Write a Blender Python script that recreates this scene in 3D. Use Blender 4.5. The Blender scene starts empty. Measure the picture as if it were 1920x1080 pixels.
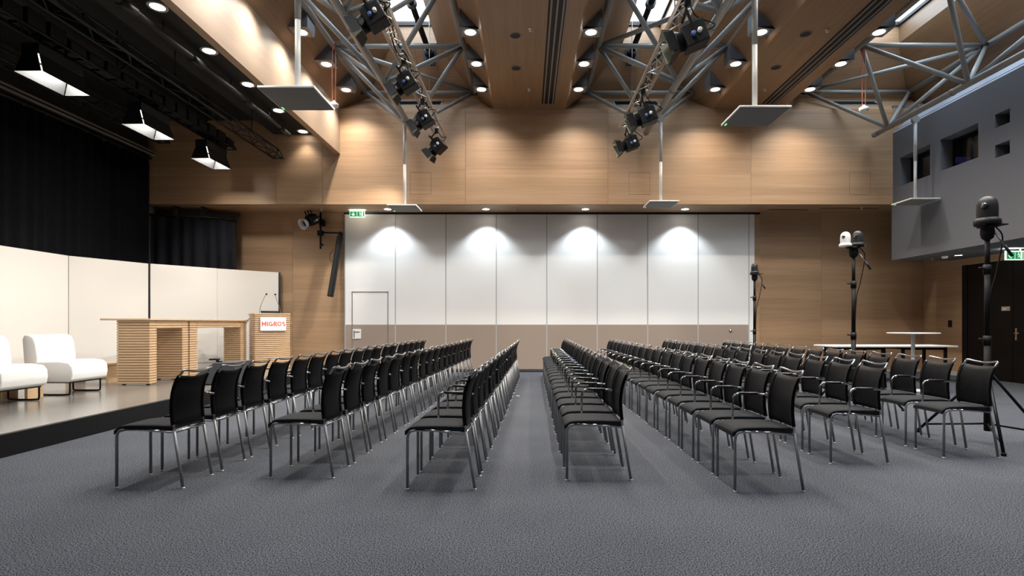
import bpy, bmesh, math, random
from mathutils import Vector, Matrix
random.seed(7)
PI = math.pi
scene = bpy.context.scene
COL = scene.collection

# ------------------------------------------------------------------ camera
H = 1.19                                   # eye height; x to the side, y into the hall
cam = bpy.data.cameras.new('camera'); cam_o = bpy.data.objects.new('camera', cam); COL.objects.link(cam_o)
cam.sensor_width = 36.0; cam.lens = 19.0
cam.shift_x = (960 - 988) / 1920; cam.shift_y = (607 - 540) / 1920
cam.clip_start = 0.05; cam.clip_end = 200
cam_o.location = (0, 0, H); cam_o.rotation_euler = (PI / 2, 0, 0)
scene.camera = cam_o
# ------------------------------------------------------------------ sky and exposure
SKY_STRENGTH = 9.5
w = bpy.data.worlds.new('sky'); scene.world = w; w.use_nodes = True
bg = w.node_tree.nodes['Background']; bg.inputs[0].default_value = (0.76, 0.87, 1.0, 1); bg.inputs[1].default_value = SKY_STRENGTH
vs = scene.view_settings
vs.view_transform = 'Standard'; vs.look = 'None'; vs.exposure = 0.25; vs.gamma = 1.0; vs.use_curve_mapping = False
scene.cycles.max_bounces = 7
# lamp powers (W)
P_WEDGE, P_WASH, P_SOFT, P_STAGE_DOWN, P_SPOT, P_SMALL = 290, 110, 60, 38, 370, 20
WARM, NEUTRAL, COOL = (1.0, 0.905, 0.79), (1.0, 0.95, 0.88), (0.86, 0.94, 1.0)

# ------------------------------------------------------------------ helpers
ORIGIN = {}
class MB:
    def __init__(s): s.v = []; s.f = []; s.sm = []
    def quad(s, *p, smooth=False):
        i = len(s.v); s.v += [tuple(q) for q in p]; s.f.append(tuple(range(i, i + len(p)))); s.sm.append(smooth); return s
    def box(s, x0, x1, y0, y1, z0, z1):
        i = len(s.v)
        s.v += [(x0,y0,z0),(x1,y0,z0),(x1,y1,z0),(x0,y1,z0),(x0,y0,z1),(x1,y0,z1),(x1,y1,z1),(x0,y1,z1)]
        for f in ((0,3,2,1),(4,5,6,7),(0,1,5,4),(1,2,6,5),(2,3,7,6),(3,0,4,7)): s.f.append(tuple(i+k for k in f)); s.sm.append(False)
        return s
    def hexa(s, lo, hi):
        """lo, hi: four corners each, same turn; a closed six-faced block"""
        i = len(s.v); s.v += [tuple(p) for p in lo] + [tuple(p) for p in hi]
        for f in ((0,3,2,1),(4,5,6,7),(0,1,5,4),(1,2,6,5),(2,3,7,6),(3,0,4,7)): s.f.append(tuple(i+k for k in f)); s.sm.append(False)
        return s
    def slab(s, pts, n, t):
        """flat polygon given thickness t along n"""
        n = Vector(n).normalized() * t; k = len(pts); i = len(s.v)
        s.v += [tuple(p) for p in pts] + [tuple(Vector(p) + n) for p in pts]
        s.f.append(tuple(range(i + k - 1, i - 1, -1))); s.f.append(tuple(range(i + k, i + 2 * k))); s.sm += [False, False]
        for j in range(k): s.f.append((i + j, i + (j + 1) % k, i + k + (j + 1) % k, i + k + j)); s.sm.append(False)
        return s
    def tube(s, pts, r, n=10, caps=True):
        pts = [Vector(p) for p in pts]; m = len(pts); rr = r if isinstance(r, (list, tuple)) else [r] * m
        up = None; i0 = len(s.v)
        for k in range(m):
            d = (pts[min(k+1, m-1)] - pts[max(k-1, 0)]).normalized()
            if up is None:
                a = Vector((0,0,1)) if abs(d.z) < .9 else Vector((1,0,0)); up = (a - d * a.dot(d)).normalized()
            else:
                up = (up - d * up.dot(d)).normalized()
            sd = d.cross(up)
            for j in range(n):
                t = 2 * PI * j / n; s.v.append(tuple(pts[k] + (up * math.cos(t) + sd * math.sin(t)) * rr[k]))
        for k in range(m - 1):
            for j in range(n):
                a = i0 + k*n + j; b = i0 + k*n + (j+1) % n
                s.f.append((a, a + n, b + n, b)); s.sm.append(True)
        if caps:
            s.f.append(tuple(i0 + j for j in range(n))); s.f.append(tuple(i0 + (m-1)*n + j for j in range(n-1, -1, -1))); s.sm += [False, False]
        return s
    def lathe(s, prof, c=(0,0,0), n=24, ax='z', caps=True):
        i0 = len(s.v)
        for (r, h) in prof:
            for j in range(n):
                t = 2 * PI * j / n; a, b = r * math.cos(t), r * math.sin(t)
                p = (a, b, h) if ax == 'z' else ((a, h, b) if ax == 'y' else (h, a, b))
                s.v.append((c[0] + p[0], c[1] + p[1], c[2] + p[2]))
        for k in range(len(prof) - 1):
            for j in range(n):
                a = i0 + k*n + j; b = i0 + k*n + (j+1) % n
                s.f.append((a, b, b + n, a + n)); s.sm.append(True)
        if caps:
            s.f.append(tuple(i0 + j for j in range(n-1, -1, -1))); s.f.append(tuple(i0 + (len(prof)-1)*n + j for j in range(n))); s.sm += [False, False]
        return s
    def grid(s, fn, nu, nv, t=None, smooth=True):
        """fn(u,v)->(x,y,z); optional thickness along t(u,v) offset vector"""
        i0 = len(s.v)
        P = [[Vector(fn(u/nu, v/nv)) for u in range(nu+1)] for v in range(nv+1)]
        for row in P: s.v += [tuple(p) for p in row]
        W = nu + 1
        for v in range(nv):
            for u in range(nu):
                a = i0 + v*W + u; s.f.append((a, a+1, a+1+W, a+W)); s.sm.append(smooth)
        if t is not None:
            j0 = len(s.v); t = Vector(t)
            for row in P: s.v += [tuple(p + t) for p in row]
            for v in range(nv):
                for u in range(nu):
                    a = j0 + v*W + u; s.f.append((a, a+W, a+1+W, a+1)); s.sm.append(smooth)
            ring = [v*W for v in range(nv, -1, -1)]
            B = [u for u in range(W)] + [v*W + nu for v in range(1, nv+1)] + [nv*W + u for u in range(nu-1, -1, -1)] + [v*W for v in range(nv-1, 0, -1)]
            for k in range(len(B)):
                a, b = B[k], B[(k+1) % len(B)]; s.f.append((i0+a, j0+a, j0+b, i0+b)); s.sm.append(False)
        return s
    def xf(s, M):
        s.v = [tuple(M @ Vector(p)) for p in s.v]; return s
    def add(s, o):
        i = len(s.v); s.v += o.v; s.f += [tuple(i + k for k in f) for f in o.f]; s.sm += o.sm; return s
    def mesh(s, name, mat, off=None):
        me = bpy.data.meshes.new(name)
        vv = s.v if off is None else [(p[0]-off[0], p[1]-off[1], p[2]-off[2]) for p in s.v]
        me.from_pydata(vv, [], s.f); me.polygons.foreach_set('use_smooth', s.sm)
        me.materials.append(mat); me.update(); return me
    def build(s, name, mat, parent=None, bevel=0, seg=2):
        off = ORIGIN.get(parent.name) if parent is not None else None
        me = s.mesh(name, mat, off)
        bm = bmesh.new(); bm.from_mesh(me)
        if bevel:
            bmesh.ops.remove_doubles(bm, verts=bm.verts, dist=1e-5)
            bmesh.ops.bevel(bm, geom=list(bm.edges), offset=bevel, segments=seg, affect='EDGES', profile=.5)
        bmesh.ops.recalc_face_normals(bm, faces=bm.faces)
        bm.to_mesh(me); bm.free()
        o = bpy.data.objects.new(name, me); COL.objects.link(o)
        if parent is not None:
            o.parent = parent; ORIGIN[o.name] = ORIGIN.get(parent.name, (0,0,0))
        return o

def thing(name, label, cat, loc=(0,0,0), rz=0, group=None):
    o = bpy.data.objects.new(name, None); COL.objects.link(o); o.location = loc; o.rotation_euler = (0,0,rz)
    o.empty_display_size = .1
    o['label'] = label; o['category'] = cat
    if group: o['group'] = group
    ORIGIN[o.name] = tuple(loc) if rz == 0 else (0,0,0)
    return o
def tag(o, label, cat, group=None):
    o['label'] = label; o['category'] = cat
    if group: o['group'] = group
    return o
def struct(name, label=None, cat=None):
    o = bpy.data.objects.new(name, None); COL.objects.link(o); o['kind'] = 'structure'
    if label: o['label'] = label
    o['category'] = cat or name.split('_')[0]; ORIGIN[o.name] = (0,0,0)
    return o
def copy_tree(o, parent=None):
    c = o.copy(); COL.objects.link(c); c.parent = parent
    for ch in list(o.children): copy_tree(ch, c)
    return c
def copy_at(o, dx, dy, dz):
    c = o.copy(); COL.objects.link(c); c.location = (o.location.x+dx, o.location.y+dy, o.location.z+dz); return c
def aim(o, d):
    o.rotation_euler = Vector(d).to_track_quat('-Z', 'Y').to_euler()
def lamp(kind, name, loc, power, color, parent=None, d=(0,0,-1), size=100, blend=.6, radius=.06, sx=None, sy=None):
    l = bpy.data.lights.new(name, kind); l.energy = power; l.color = color
    o = bpy.data.objects.new(name, l); COL.objects.link(o)
    if kind == 'SPOT': l.spot_size = math.radians(size); l.spot_blend = blend; l.shadow_soft_size = radius
    elif kind == 'AREA': l.shape = 'RECTANGLE'; l.size = sx; l.size_y = sy
    else: l.shadow_soft_size = radius
    if parent is not None:
        o.parent = parent; q = ORIGIN.get(parent.name, (0,0,0)); loc = tuple(loc[k]-q[k] for k in range(3))
    o.location = loc; aim(o, d); return o
def arc(pts, k=5):
    """Catmull-Rom through pts"""
    P = [Vector(p) for p in pts]; P = [P[0]*2 - P[1]] + P + [P[-1]*2 - P[-2]]; out = []
    for i in range(1, len(P) - 2):
        for j in range(k):
            t = j / k; a, b, c, d = P[i-1], P[i], P[i+1], P[i+2]
            out.append(.5 * ((2*b) + (c-a)*t + (2*a-5*b+4*c-d)*t*t + (3*b-a-3*c+d)*t*t*t))
    out.append(P[-2]); return out
def zrot(a): return Matrix.Rotation(a, 4, 'Z')
ORD = 'zeroth first second third fourth fifth sixth seventh eighth ninth tenth eleventh twelfth thirteenth fourteenth fifteenth sixteenth seventeenth eighteenth'.split()

# ------------------------------------------------------------------ materials
def mat(name, col, rough=.5, metal=0, emit=None, estr=0, coat=0, spec=.5):
    m = bpy.data.materials.new(name); m.use_nodes = True; b = m.node_tree.nodes['Principled BSDF']
    b.inputs['Base Color'].default_value = (*col, 1); b.inputs['Roughness'].default_value = rough; b.inputs['Metallic'].default_value = metal
    b.inputs['Specular IOR Level'].default_value = spec
    if coat: b.inputs['Coat Weight'].default_value = coat
    if emit: b.inputs['Emission Color'].default_value = (*emit, 1); b.inputs['Emission Strength'].default_value = estr
    return m
def nodes(m): return m.node_tree.nodes, m.node_tree.links, m.node_tree.nodes['Principled BSDF']
def noisy(m, scale, amount=.25, detail=4, bump=0, bscale=None, stretch=(1,1,1)):
    """speckle the base colour and give fine relief"""
    N, L, b = nodes(m); c = b.inputs['Base Color'].default_value[:3]
    g = N.new('ShaderNodeNewGeometry'); mp = N.new('ShaderNodeMapping'); mp.inputs['Scale'].default_value = stretch
    L.new(g.outputs['Position'], mp.inputs['Vector'])
    t = N.new('ShaderNodeTexNoise'); t.inputs['Scale'].default_value = scale; t.inputs['Detail'].default_value = detail
    L.new(mp.outputs[0], t.inputs['Vector'])
    r = N.new('ShaderNodeValToRGB'); r.color_ramp.elements[0].position = .3; r.color_ramp.elements[1].position = .7
    r.color_ramp.elements[0].color = (*[x*(1-amount) for x in c], 1); r.color_ramp.elements[1].color = (*[min(1, x*(1+amount)) for x in c], 1)
    L.new(t.outputs['Fac'], r.inputs[0]); L.new(r.outputs[0], b.inputs['Base Color'])
    if bump:
        bp = N.new('ShaderNodeBump'); bp.inputs['Strength'].default_value = bump; bp.inputs['Distance'].default_value = .01
        if bscale:
            t2 = N.new('ShaderNodeTexNoise'); t2.inputs['Scale'].default_value = bscale; L.new(mp.outputs[0], t2.inputs['Vector']); L.new(t2.outputs['Fac'], bp.inputs['Height'])
        else: L.new(t.outputs['Fac'], bp.inputs['Height'])
        L.new(bp.outputs[0], b.inputs['Normal'])
    return m
def wood(name, axis, dark, light, rough=.45, groove=None, contrast=1.0, band=1.0, plank=None):
    """veneer with the grain along axis; groove = (axis, period) adds fine acoustic grooves"""
    m = mat(name, light, rough); N, L, b = nodes(m)
    g = N.new('ShaderNodeNewGeometry'); oi = N.new('ShaderNodeObjectInfo')
    mul = N.new('ShaderNodeMath'); mul.operation = 'MULTIPLY'; mul.inputs[1].default_value = 37.0; L.new(oi.outputs['Random'], mul.inputs[0])
    ad = N.new('ShaderNodeVectorMath'); ad.operation = 'ADD'; L.new(g.outputs['Position'], ad.inputs[0]); L.new(mul.outputs[0], ad.inputs[1])
    k = 'xyz'.index(axis)
    def tex(al, ac, det, dist=0):
        mp = N.new('ShaderNodeMapping'); sc = [ac]*3; sc[k] = al; mp.inputs['Scale'].default_value = sc; L.new(ad.outputs[0], mp.inputs['Vector'])
        t = N.new('ShaderNodeTexNoise'); t.inputs['Scale'].default_value = 1; t.inputs['Detail'].default_value = det; t.inputs['Distortion'].default_value = dist
        L.new(mp.outputs[0], t.inputs['Vector']); return t
    fine = tex(1.1, 55, 6, .3); wide = tex(.16, 4.5*band, 2); cath = tex(.5, 14, 3, 1.2)
    mx = N.new('ShaderNodeMix'); mx.data_type = 'FLOAT'; mx.inputs[0].default_value = .45; L.new(fine.outputs['Fac'], mx.inputs[2]); L.new(wide.outputs['Fac'], mx.inputs[3])
    mx2 = N.new('ShaderNodeMix'); mx2.data_type = 'FLOAT'; mx2.inputs[0].default_value = .35; L.new(mx.outputs[0], mx2.inputs[2]); L.new(cath.outputs['Fac'], mx2.inputs[3])
    r = N.new('ShaderNodeValToRGB'); e = r.color_ramp.elements
    e[0].position = .5 - .2/contrast; e[1].position = .5 + .2/contrast; e[0].color = (*dark, 1); e[1].color = (*light, 1)
    L.new(mx2.outputs[0], r.inputs[0])
    out = r.outputs[0]
    if groove:
        ga, per = groove; wv = N.new('ShaderNodeTexWave'); wv.wave_type = 'BANDS'; wv.bands_direction = ga.upper(); wv.inputs['Scale'].default_value = 2*PI / (20 * per)
        L.new(g.outputs['Position'], wv.inputs['Vector'])
        rr = N.new('ShaderNodeValToRGB'); rr.color_ramp.elements[0].position = .0; rr.color_ramp.elements[0].color = (.5,.5,.5,1); rr.color_ramp.elements[1].position = .35; rr.color_ramp.elements[1].color = (1,1,1,1)
        L.new(wv.outputs['Fac'], rr.inputs[0])
        mm = N.new('ShaderNodeMix'); mm.data_type = 'RGBA'; mm.blend_type = 'MULTIPLY'; mm.inputs[0].default_value = 1
        L.new(out, mm.inputs[6]); L.new(rr.outputs[0], mm.inputs[7]); out = mm.outputs[2]
    if plank:                                                     # veneer leaves of slightly different tone
        sp = N.new('ShaderNodeSeparateXYZ'); L.new(ad.outputs[0], sp.inputs[0])
        dv = N.new('ShaderNodeMath'); dv.operation = 'DIVIDE'; dv.inputs[1].default_value = plank; L.new(sp.outputs[2], dv.inputs[0])
        fl_ = N.new('ShaderNodeMath'); fl_.operation = 'FLOOR'; L.new(dv.outputs[0], fl_.inputs[0])
        wn_ = N.new('ShaderNodeTexWhiteNoise'); wn_.noise_dimensions = '1D'; L.new(fl_.outputs[0], wn_.inputs['W'])
        pr = N.new('ShaderNodeMapRange'); pr.inputs[3].default_value = .86; pr.inputs[4].default_value = 1.08; L.new(wn_.outputs['Value'], pr.inputs[0])
        pm = N.new('ShaderNodeVectorMath'); pm.operation = 'SCALE'; L.new(out, pm.inputs[0]); L.new(pr.outputs[0], pm.inputs['Scale']); out = pm.outputs[0]
    L.new(out, b.inputs['Base Color'])
    bp = N.new('ShaderNodeBump'); bp.inputs['Strength'].default_value = .08; bp.inputs['Distance'].default_value = .002; L.new(fine.outputs['Fac'], bp.inputs['Height']); L.new(bp.outputs[0], b.inputs['Normal'])
    return m
OAK_D, OAK_L = (.29,.172,.092), (.475,.312,.188)
M = {}
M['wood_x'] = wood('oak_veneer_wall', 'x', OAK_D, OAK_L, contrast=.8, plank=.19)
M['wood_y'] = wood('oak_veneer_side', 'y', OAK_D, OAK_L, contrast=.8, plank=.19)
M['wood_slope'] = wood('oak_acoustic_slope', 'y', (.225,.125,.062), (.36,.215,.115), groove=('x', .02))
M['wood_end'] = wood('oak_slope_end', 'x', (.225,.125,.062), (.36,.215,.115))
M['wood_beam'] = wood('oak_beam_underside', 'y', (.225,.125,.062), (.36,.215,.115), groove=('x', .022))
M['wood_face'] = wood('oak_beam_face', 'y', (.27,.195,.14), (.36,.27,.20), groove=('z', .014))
M['slat'] = wood('light_oak_slat', 'x', (.52,.34,.19), (.70,.50,.31), .5)
M['core'] = wood('oak_core', 'x', (.34,.20,.10), (.45,.28,.15), .6)
M['joint'] = mat('dark_joint', (.05,.03,.018), .8)
M['black'] = mat('black_paint', (.007,.007,.008), .55, spec=.25)
M['black_metal'] = mat('black_metal', (.006,.006,.007), .5, .0, spec=.2)
M['black_wall'] = mat('black_ceiling', (.006,.006,.006), .8)
M['dark_wall'] = noisy(mat('charcoal_wall', (.045,.040,.036), .8), 3, .2)
M['velvet'] = noisy(mat('black_velvet', (.0045,.0047,.006), .95, spec=.1), 30, .3)
M['velvet_side'] = noisy(mat('dark_blue_black_curtain', (.009,.010,.014), .9, spec=.2), 30, .3)
M['carpet'] = mat('charcoal_carpet', (.1,.1,.105), .95, spec=.1)
M['grey_wall'] = noisy(mat('grey_wall_fabric', (.128,.132,.148), .9, spec=.2), 220, .08, 2, .1)
M['grey_cove'] = noisy(mat('pale_grey_cove', (.33,.36,.42), .8), 200, .05)
M['grey_tube'] = noisy(mat('grey_painted_steel', (.25,.255,.25), .38, .0), 40, .04)
M['light_grey'] = mat('light_grey_paint', (.42,.435,.435), .4)
M['alu'] = noisy(mat('aluminium', (.62,.60,.57), .32, .9), 60, .08)
M['steel'] = noisy(mat('brushed_steel', (.35,.35,.36), .3, 1), 80, .1)
M['chrome'] = noisy(mat('chrome', (.62,.63,.65), .10, 1), 80, .03)
M['leg_steel'] = noisy(mat('grey_steel_leg', (.25,.26,.275), .42, .4), 80, .05)
M['seat'] = noisy(mat('charcoal_upholstery', (.011,.0125,.0155), .8, spec=.22), 500, .35, 2, .15)
M['glide'] = mat('clear_glide', (.75,.75,.75), .3)
M['pad'] = mat('black_arm_pad', (.01,.01,.012), .3)
M['white_panel'] = noisy(mat('white_partition_laminate', (.80,.80,.79), .55), 120, .02)
M['taupe'] = noisy(mat('taupe_kick_fabric', (.33,.265,.22), .85, spec=.2), 350, .10, 2, .1)
M['backdrop'] = noisy(mat('cream_backdrop_fabric', (.67,.64,.60), .9, spec=.1), 300, .03, 2, .06)
M['lounge'] = noisy(mat('white_lounge_fabric', (.82,.81,.79), .9, spec=.1), 260, .05, 2, .15)
M['white'] = noisy(mat('white_lacquer', (.80,.80,.79), .4), 50, .01)
M['mic_face'] = noisy(mat('grey_mesh_face', (.20,.19,.18), .7), 800, .12, 1, .1)
M['housing'] = noisy(mat('dark_grey_housing', (.085,.088,.10), .5), 60, .05)
M['housing_plate'] = noisy(mat('taupe_housing_plate', (.20,.18,.165), .5), 60, .05)
M['ring'] = mat('lamp_ring', (.55,.52,.48), .4)
M['black_door'] = noisy(mat('black_door', (.0035,.003,.003), .45, spec=.25), 3, .2)
M['brass'] = mat('handle_steel', (.55,.50,.45), .3, 1)
M['coral'] = mat('coral_cord', (.62,.21,.15), .7)
M['blue'] = mat('blue_knob', (.08,.14,.42), .4)
M['barn_in'] = mat('worn_grey_reflector', (.024,.025,.026), .7)
M['green_led'] = mat('green_led', (.05,.5,.1), .4, emit=(.12,1,.2), estr=2.5)
M['lamp_on'] = mat('lamp_disc', (1,1,1), .5, emit=(1,.93,.83), estr=14)
M['soft_on'] = mat('softlight_panel', (1,1,1), .5, emit=(1,.96,.9), estr=3)
M['lens_on'] = mat('lit_lens', (1,1,1), .3, emit=(1,.93,.8), estr=5)
M['lens'] = mat('dark_lens', (.03,.03,.035), .08, coat=1)
M['olive'] = mat('worn_barn_door_inside', (.30,.32,.27), .5, .3)
M['dark_grey'] = noisy(mat('dark_grey_plastic', (.018,.019,.021), .5, spec=.3), 100, .05)
M['screen_grey'] = noisy(mat('slate_grey_panel', (.05,.055,.065), .45), 80, .08)
M['sign_green'] = mat('sign_green', (.02,.35,.10), .5, emit=(.02,.5,.13), estr=.45)
M['sign_white'] = mat('sign_white', (.9,.95,.9), .5, emit=(.9,1,.93), estr=.8)
M['logo_white'] = mat('logo_board', (.85,.86,.88), .4, emit=(.9,.93,1), estr=.2)
M['logo_red'] = mat('logo_orange_red', (.62,.10,.04), .5, emit=(.8,.17,.08), estr=.25)
M['tag'] = mat('sign_plate', (.42,.30,.24), .5)
M['room_blue_glow'] = mat('control_room_blue_glow', (.05,.05,.14), .6, emit=(.05,.05,.2), estr=.12)  # faint blue glow put into the material; cabinet and rack panel are no lamps
M['shade'] = mat('control_room_dark', (.012,.012,.016), .7)
def make_special():
    # stage lino: glossy brown-grey
    m = noisy(mat('stage_lino', (.15,.143,.132), .2, spec=.55), 6, .08, 3); N, L, b = nodes(m); M['lino'] = m
    # carpet speckle in two scales
    m = M['carpet']; N, L, b = nodes(m); g = N.new('ShaderNodeNewGeometry')
    t1 = N.new('ShaderNodeTexNoise'); t1.inputs['Scale'].default_value = 135; t1.inputs['Detail'].default_value = 2.5; t1.inputs['Roughness'].default_value = .6
    t2 = N.new('ShaderNodeTexNoise'); t2.inputs['Scale'].default_value = 1.3; t2.inputs['Detail'].default_value = 3
    L.new(g.outputs['Position'], t1.inputs['Vector']); L.new(g.outputs['Position'], t2.inputs['Vector'])
    r = N.new('ShaderNodeValToRGB'); e = r.color_ramp.elements; e[0].position = .40; e[1].position = .60
    e[0].color = (.006,.0072,.010,1); e[1].color = (.125,.136,.160,1)
    L.new(t1.outputs['Fac'], r.inputs[0])
    mx = N.new('ShaderNodeMix'); mx.data_type = 'RGBA'; mx.blend_type = 'MULTIPLY'; mx.inputs[0].default_value = .5
    r2 = N.new('ShaderNodeValToRGB'); r2.color_ramp.elements[0].color = (.8,.8,.82,1); r2.color_ramp.elements[1].color = (1.1,1.1,1.1,1); r2.color_ramp.elements[0].position = .35; r2.color_ramp.elements[1].position = .65
    L.new(t2.outputs['Fac'], r2.inputs[0]); L.new(r.outputs[0], mx.inputs[6]); L.new(r2.outputs[0], mx.inputs[7]); L.new(mx.outputs[2], b.inputs['Base Color'])
    bp = N.new('ShaderNodeBump'); bp.inputs['Strength'].default_value = .08; bp.inputs['Distance'].default_value = .003; L.new(t1.outputs['Fac'], bp.inputs['Height']); L.new(bp.outputs[0], b.inputs['Normal'])
    # open mesh fabric: mostly black thread, a little see-through
    m = mat('black_mesh_fabric', (.0045,.0048,.0062), .5, spec=.16); N, L, b = nodes(m)
    tr = N.new('ShaderNodeBsdfTransparent'); ms = N.new('ShaderNodeMixShader'); ms.inputs[0].default_value = .08
    o = N['Material Output']; L.new(b.outputs[0], ms.inputs[1]); L.new(tr.outputs[0], ms.inputs[2]); L.new(ms.outputs[0], o.inputs[0]); M['mesh'] = m
    # window glass: clear with a fresnel sheen
    m = bpy.data.materials.new('clear_glazing'); m.use_nodes = True; N, L = m.node_tree.nodes, m.node_tree.links; N.remove(N['Principled BSDF'])
    tr = N.new('ShaderNodeBsdfTransparent'); tr.inputs[0].default_value = (.93,.96,.97,1); gl = N.new('ShaderNodeBsdfGlossy'); gl.inputs['Roughness'].default_value = .02
    ms = N.new('ShaderNodeMixShader'); ms.inputs[0].default_value = .05
    L.new(tr.outputs[0], ms.inputs[1]); L.new(gl.outputs[0], ms.inputs[2]); L.new(ms.outputs[0], N['Material Output'].inputs[0]); M['glass'] = m
make_special()

# ================================================================== the setting
YW, YU, YE = 13.40, 12.40, -3.0            # back wall, upper wall face, wall behind the camera
XL, XR = -8.70, 9.83
ZS = 3.93                                   # soffit over the partition
ZB = 6.12                                   # underside of the roof beams
fl = MB().box(XL-.3, XR+.3, YE-.3, YW+.4, -.2, 0).build('floor', M['carpet']); fl['kind'] = 'structure'
tag(fl, 'speckled charcoal carpet across the hall floor', 'floor')

# lower back wall, veneer panels either side of the partition
wb = struct('wall_back', 'oak veneered back wall around the folding partition', 'wall')
MB().box(XL-.2, XR+.2, YW+.03, YW+.3, 0, ZS+.1).build('wall_core', M['joint'], wb)
for x0, x1 in ((XL, -5.81), (-5.81, -4.50), (5.74, 7.30), (7.30, XR)):
    MB().box(x0+.0025, x1-.0025, YW, YW+.03, .06, ZS).build('panel', M['wood_x'], wb)
# upper wall
wu = struct('wall_back_upper', 'oak veneered wall above the partition, washed by downlights', 'wall')
MB().box(XL-.2, 8.4, YU+.03, YU+.18, ZS+.02, ZB).build('wall_core', M['joint'], wu)
for x0, x1, z1 in ((XL, -5.75, 5.9), (-5.75, -4.69, 5.9), (-4.69, -1.41, 6.02), (-1.41, 1.86, 6.02), (1.86, 5.14, 6.02), (5.14, 8.4, 6.02)):
    MB().box(x0+.0025, x1-.0025, YU, YU+.03, ZS, z1-.002).build('panel', M['wood_x'], wu)
for x0, x1 in ((-4.69, -1.41), (-1.41, 1.86), (1.86, 5.14), (5.14, 8.4)):
    MB().box(x0+.0025, x1-.0025, YU, YU+.03, 6.022, ZB).build('panel', M['wood_x'], wu)
# access hatches: a dark joint frame round a flush flap
for cx in (-2.44, 2.58, 7.64):
    h = MB()
    for a, b_, c, d in ((cx-.24, cx+.24, 4.66, 4.664), (cx-.24, cx+.24, 4.156, 4.16), (cx-.24, cx-.236, 4.16, 4.66), (cx+.236, cx+.24, 4.16, 4.66)):
        h.box(a, b_, YU-.0015, YU+.002, c, d)
    h.build('hatch_joint', M['joint'], wu)
so = struct('ceiling_soffit', 'oak soffit with small downlights over the partition', 'ceiling')
for x0, x1 in ((XL, -4.69), (-4.69, -1.41), (-1.41, 1.86), (1.86, 5.14), (5.14, XR)):
    MB().box(x0+.002, x1-.002, YU+.003, YW+.03, ZS, ZS+.03).build('panel', M['wood_x'], so)
MB().box(XL, -4.75, YU+.10, YU+.13, ZS-.006, ZS).build('slot_trim', M['alu'], so)
MB().box(5.8, 6.75, YU+.55, YU+.60, ZS-.004, ZS).build('slot_trim', M['black'], so)
MB().box(6.95, 8.35, YU+.40, YU+.45, ZS-.004, ZS).build('slot_trim', M['black'], so)

# folding partition: eight panels, taupe below, white above
pt = struct('wall_partition', 'white folding partition of tall panels with a taupe lower band', 'partition')
MB().box(-4.50, 5.74, YW-.10, YW+.03, 3.885, ZS).build('track', M['black'], pt)
px_ = [-4.485 + 1.2435*i for i in range(9)]
px_[-1] = 5.47
for i in range(8):
    a, b_ = px_[i]+.012, px_[i+1]-.012
    p = MB().box(a, b_, YW-.08, YW+.02, 1.166, 3.885).build('panel', M['white_panel'], pt)
    MB().box(a, b_, YW-.08, YW+.02, .075, 1.164).build('kick_panel', M['taupe'], p)
    MB().box(a, b_, YW-.085, YW+.02, .02, .075).build('bottom_rail', M['steel'], p)
for i in range(9):
    MB().box(px_[i]-.012, px_[i]+.012, YW-.084, YW+.02, .02, 3.885).build('joint_profile', M['light_grey'], pt)
MB().box(5.485, 5.61, YW-.075, YW+.02, .02, 3.885).build('end_post', M['white_panel'], pt)
MB().box(5.61, 5.74, YW-.06, YW+.03, 0, 3.9).build('end_jamb', M['wood_x'], pt)
MB().box(-4.50, -4.497, YW-.09, YW, 0, 3.9).build('end_jamb', M['dark_grey'], pt)
d1 = struct('door_1', 'flush white and taupe wicket door in the first partition panel', 'door')
fr = MB()
for a, b_, c, d in ((-4.315, -4.295, 0.02, 1.985), (-3.435, -3.415, 0.02, 1.985), (-4.315, -3.415, 1.965, 1.985)): fr.box(a, b_, YW-.087, YW-.07, c, d)
fr.build('door_frame', M['alu'], d1)
hp = MB().box(-4.29, -4.085, YW-.095, YW-.07, .82, 1.06).build('handle_plate', M['white'], d1)
MB().box(-4.265, -4.245, YW-.098, YW-.09, .84, 1.03).build('latch_slot', M['black'], hp)
MB().box(-4.235, -4.12, YW-.099, YW-.09, .975, 1.0).build('pull', M['steel'], hp)
tag(MB().lathe([(.0,-.01),(.03,-.01),(.04,.0)], (5.02, YW-.085, 1.02), 12, 'y').build('partition_knob', M['steel']), 'small round steel knob on the far partition panel', 'knob')

# right side: lower oak wall, black doors, grey control-room box above
wr = struct('wall_right', 'oak veneered side wall beside the black double door', 'wall')
MB().box(XR+.02, XR+.3, YE, YW+.2, 0, 2.7).build('wall_core', M['joint'], wr)
MB().box(XR, XR+.02, 12.2, YW-.001, .09, 2.65).build('panel', M['wood_y'], wr)
MB().box(XR, XR+.3, YU+.02, YW-.001, 2.655, ZS).build('panel', M['wood_y'], wr)
MB().box(XR, XR+.02, 8.3, 12.197, 2.50, 2.65).build('panel', M['wood_y'], wr)
MB().box(XR, XR+.02, YE, 8.297, .09, 2.65).build('panel', M['wood_y'], wr)
bb = struct('baseboard_right', 'pale skirting strip under the oak side wall', 'baseboard')
MB().box(XR-.012, XR+.02, 12.2, YW, 0, .09).build('strip', M['light_grey'], bb)
MB().box(7.3, XR, YW-.012, YW+.02, 0, .06).build('strip', M['light_grey'], bb)
d2 = struct('door_2', 'black double door in the side wall under the grey box', 'door')
MB().box(XR-.01, XR+.02, 12.06, 12.2, 0, 2.5).build('door_frame', M['black_door'], d2)
for y0, y1 in ((10.935, 12.055), (9.80, 10.925)):
    MB().box(XR+.0, XR+.03, y0, y1, .01, 2.49).build('door_leaf', M['black_door'], d2)
MB().box(XR-.01, XR+.02, 8.3, 9.79, 0, 2.5).build('side_panel', M['black_door'], d2)
hd = MB().box(XR-.012, XR, 10.83, 10.87, .86, 1.10).build('handle_plate', M['brass'], d2)
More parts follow.
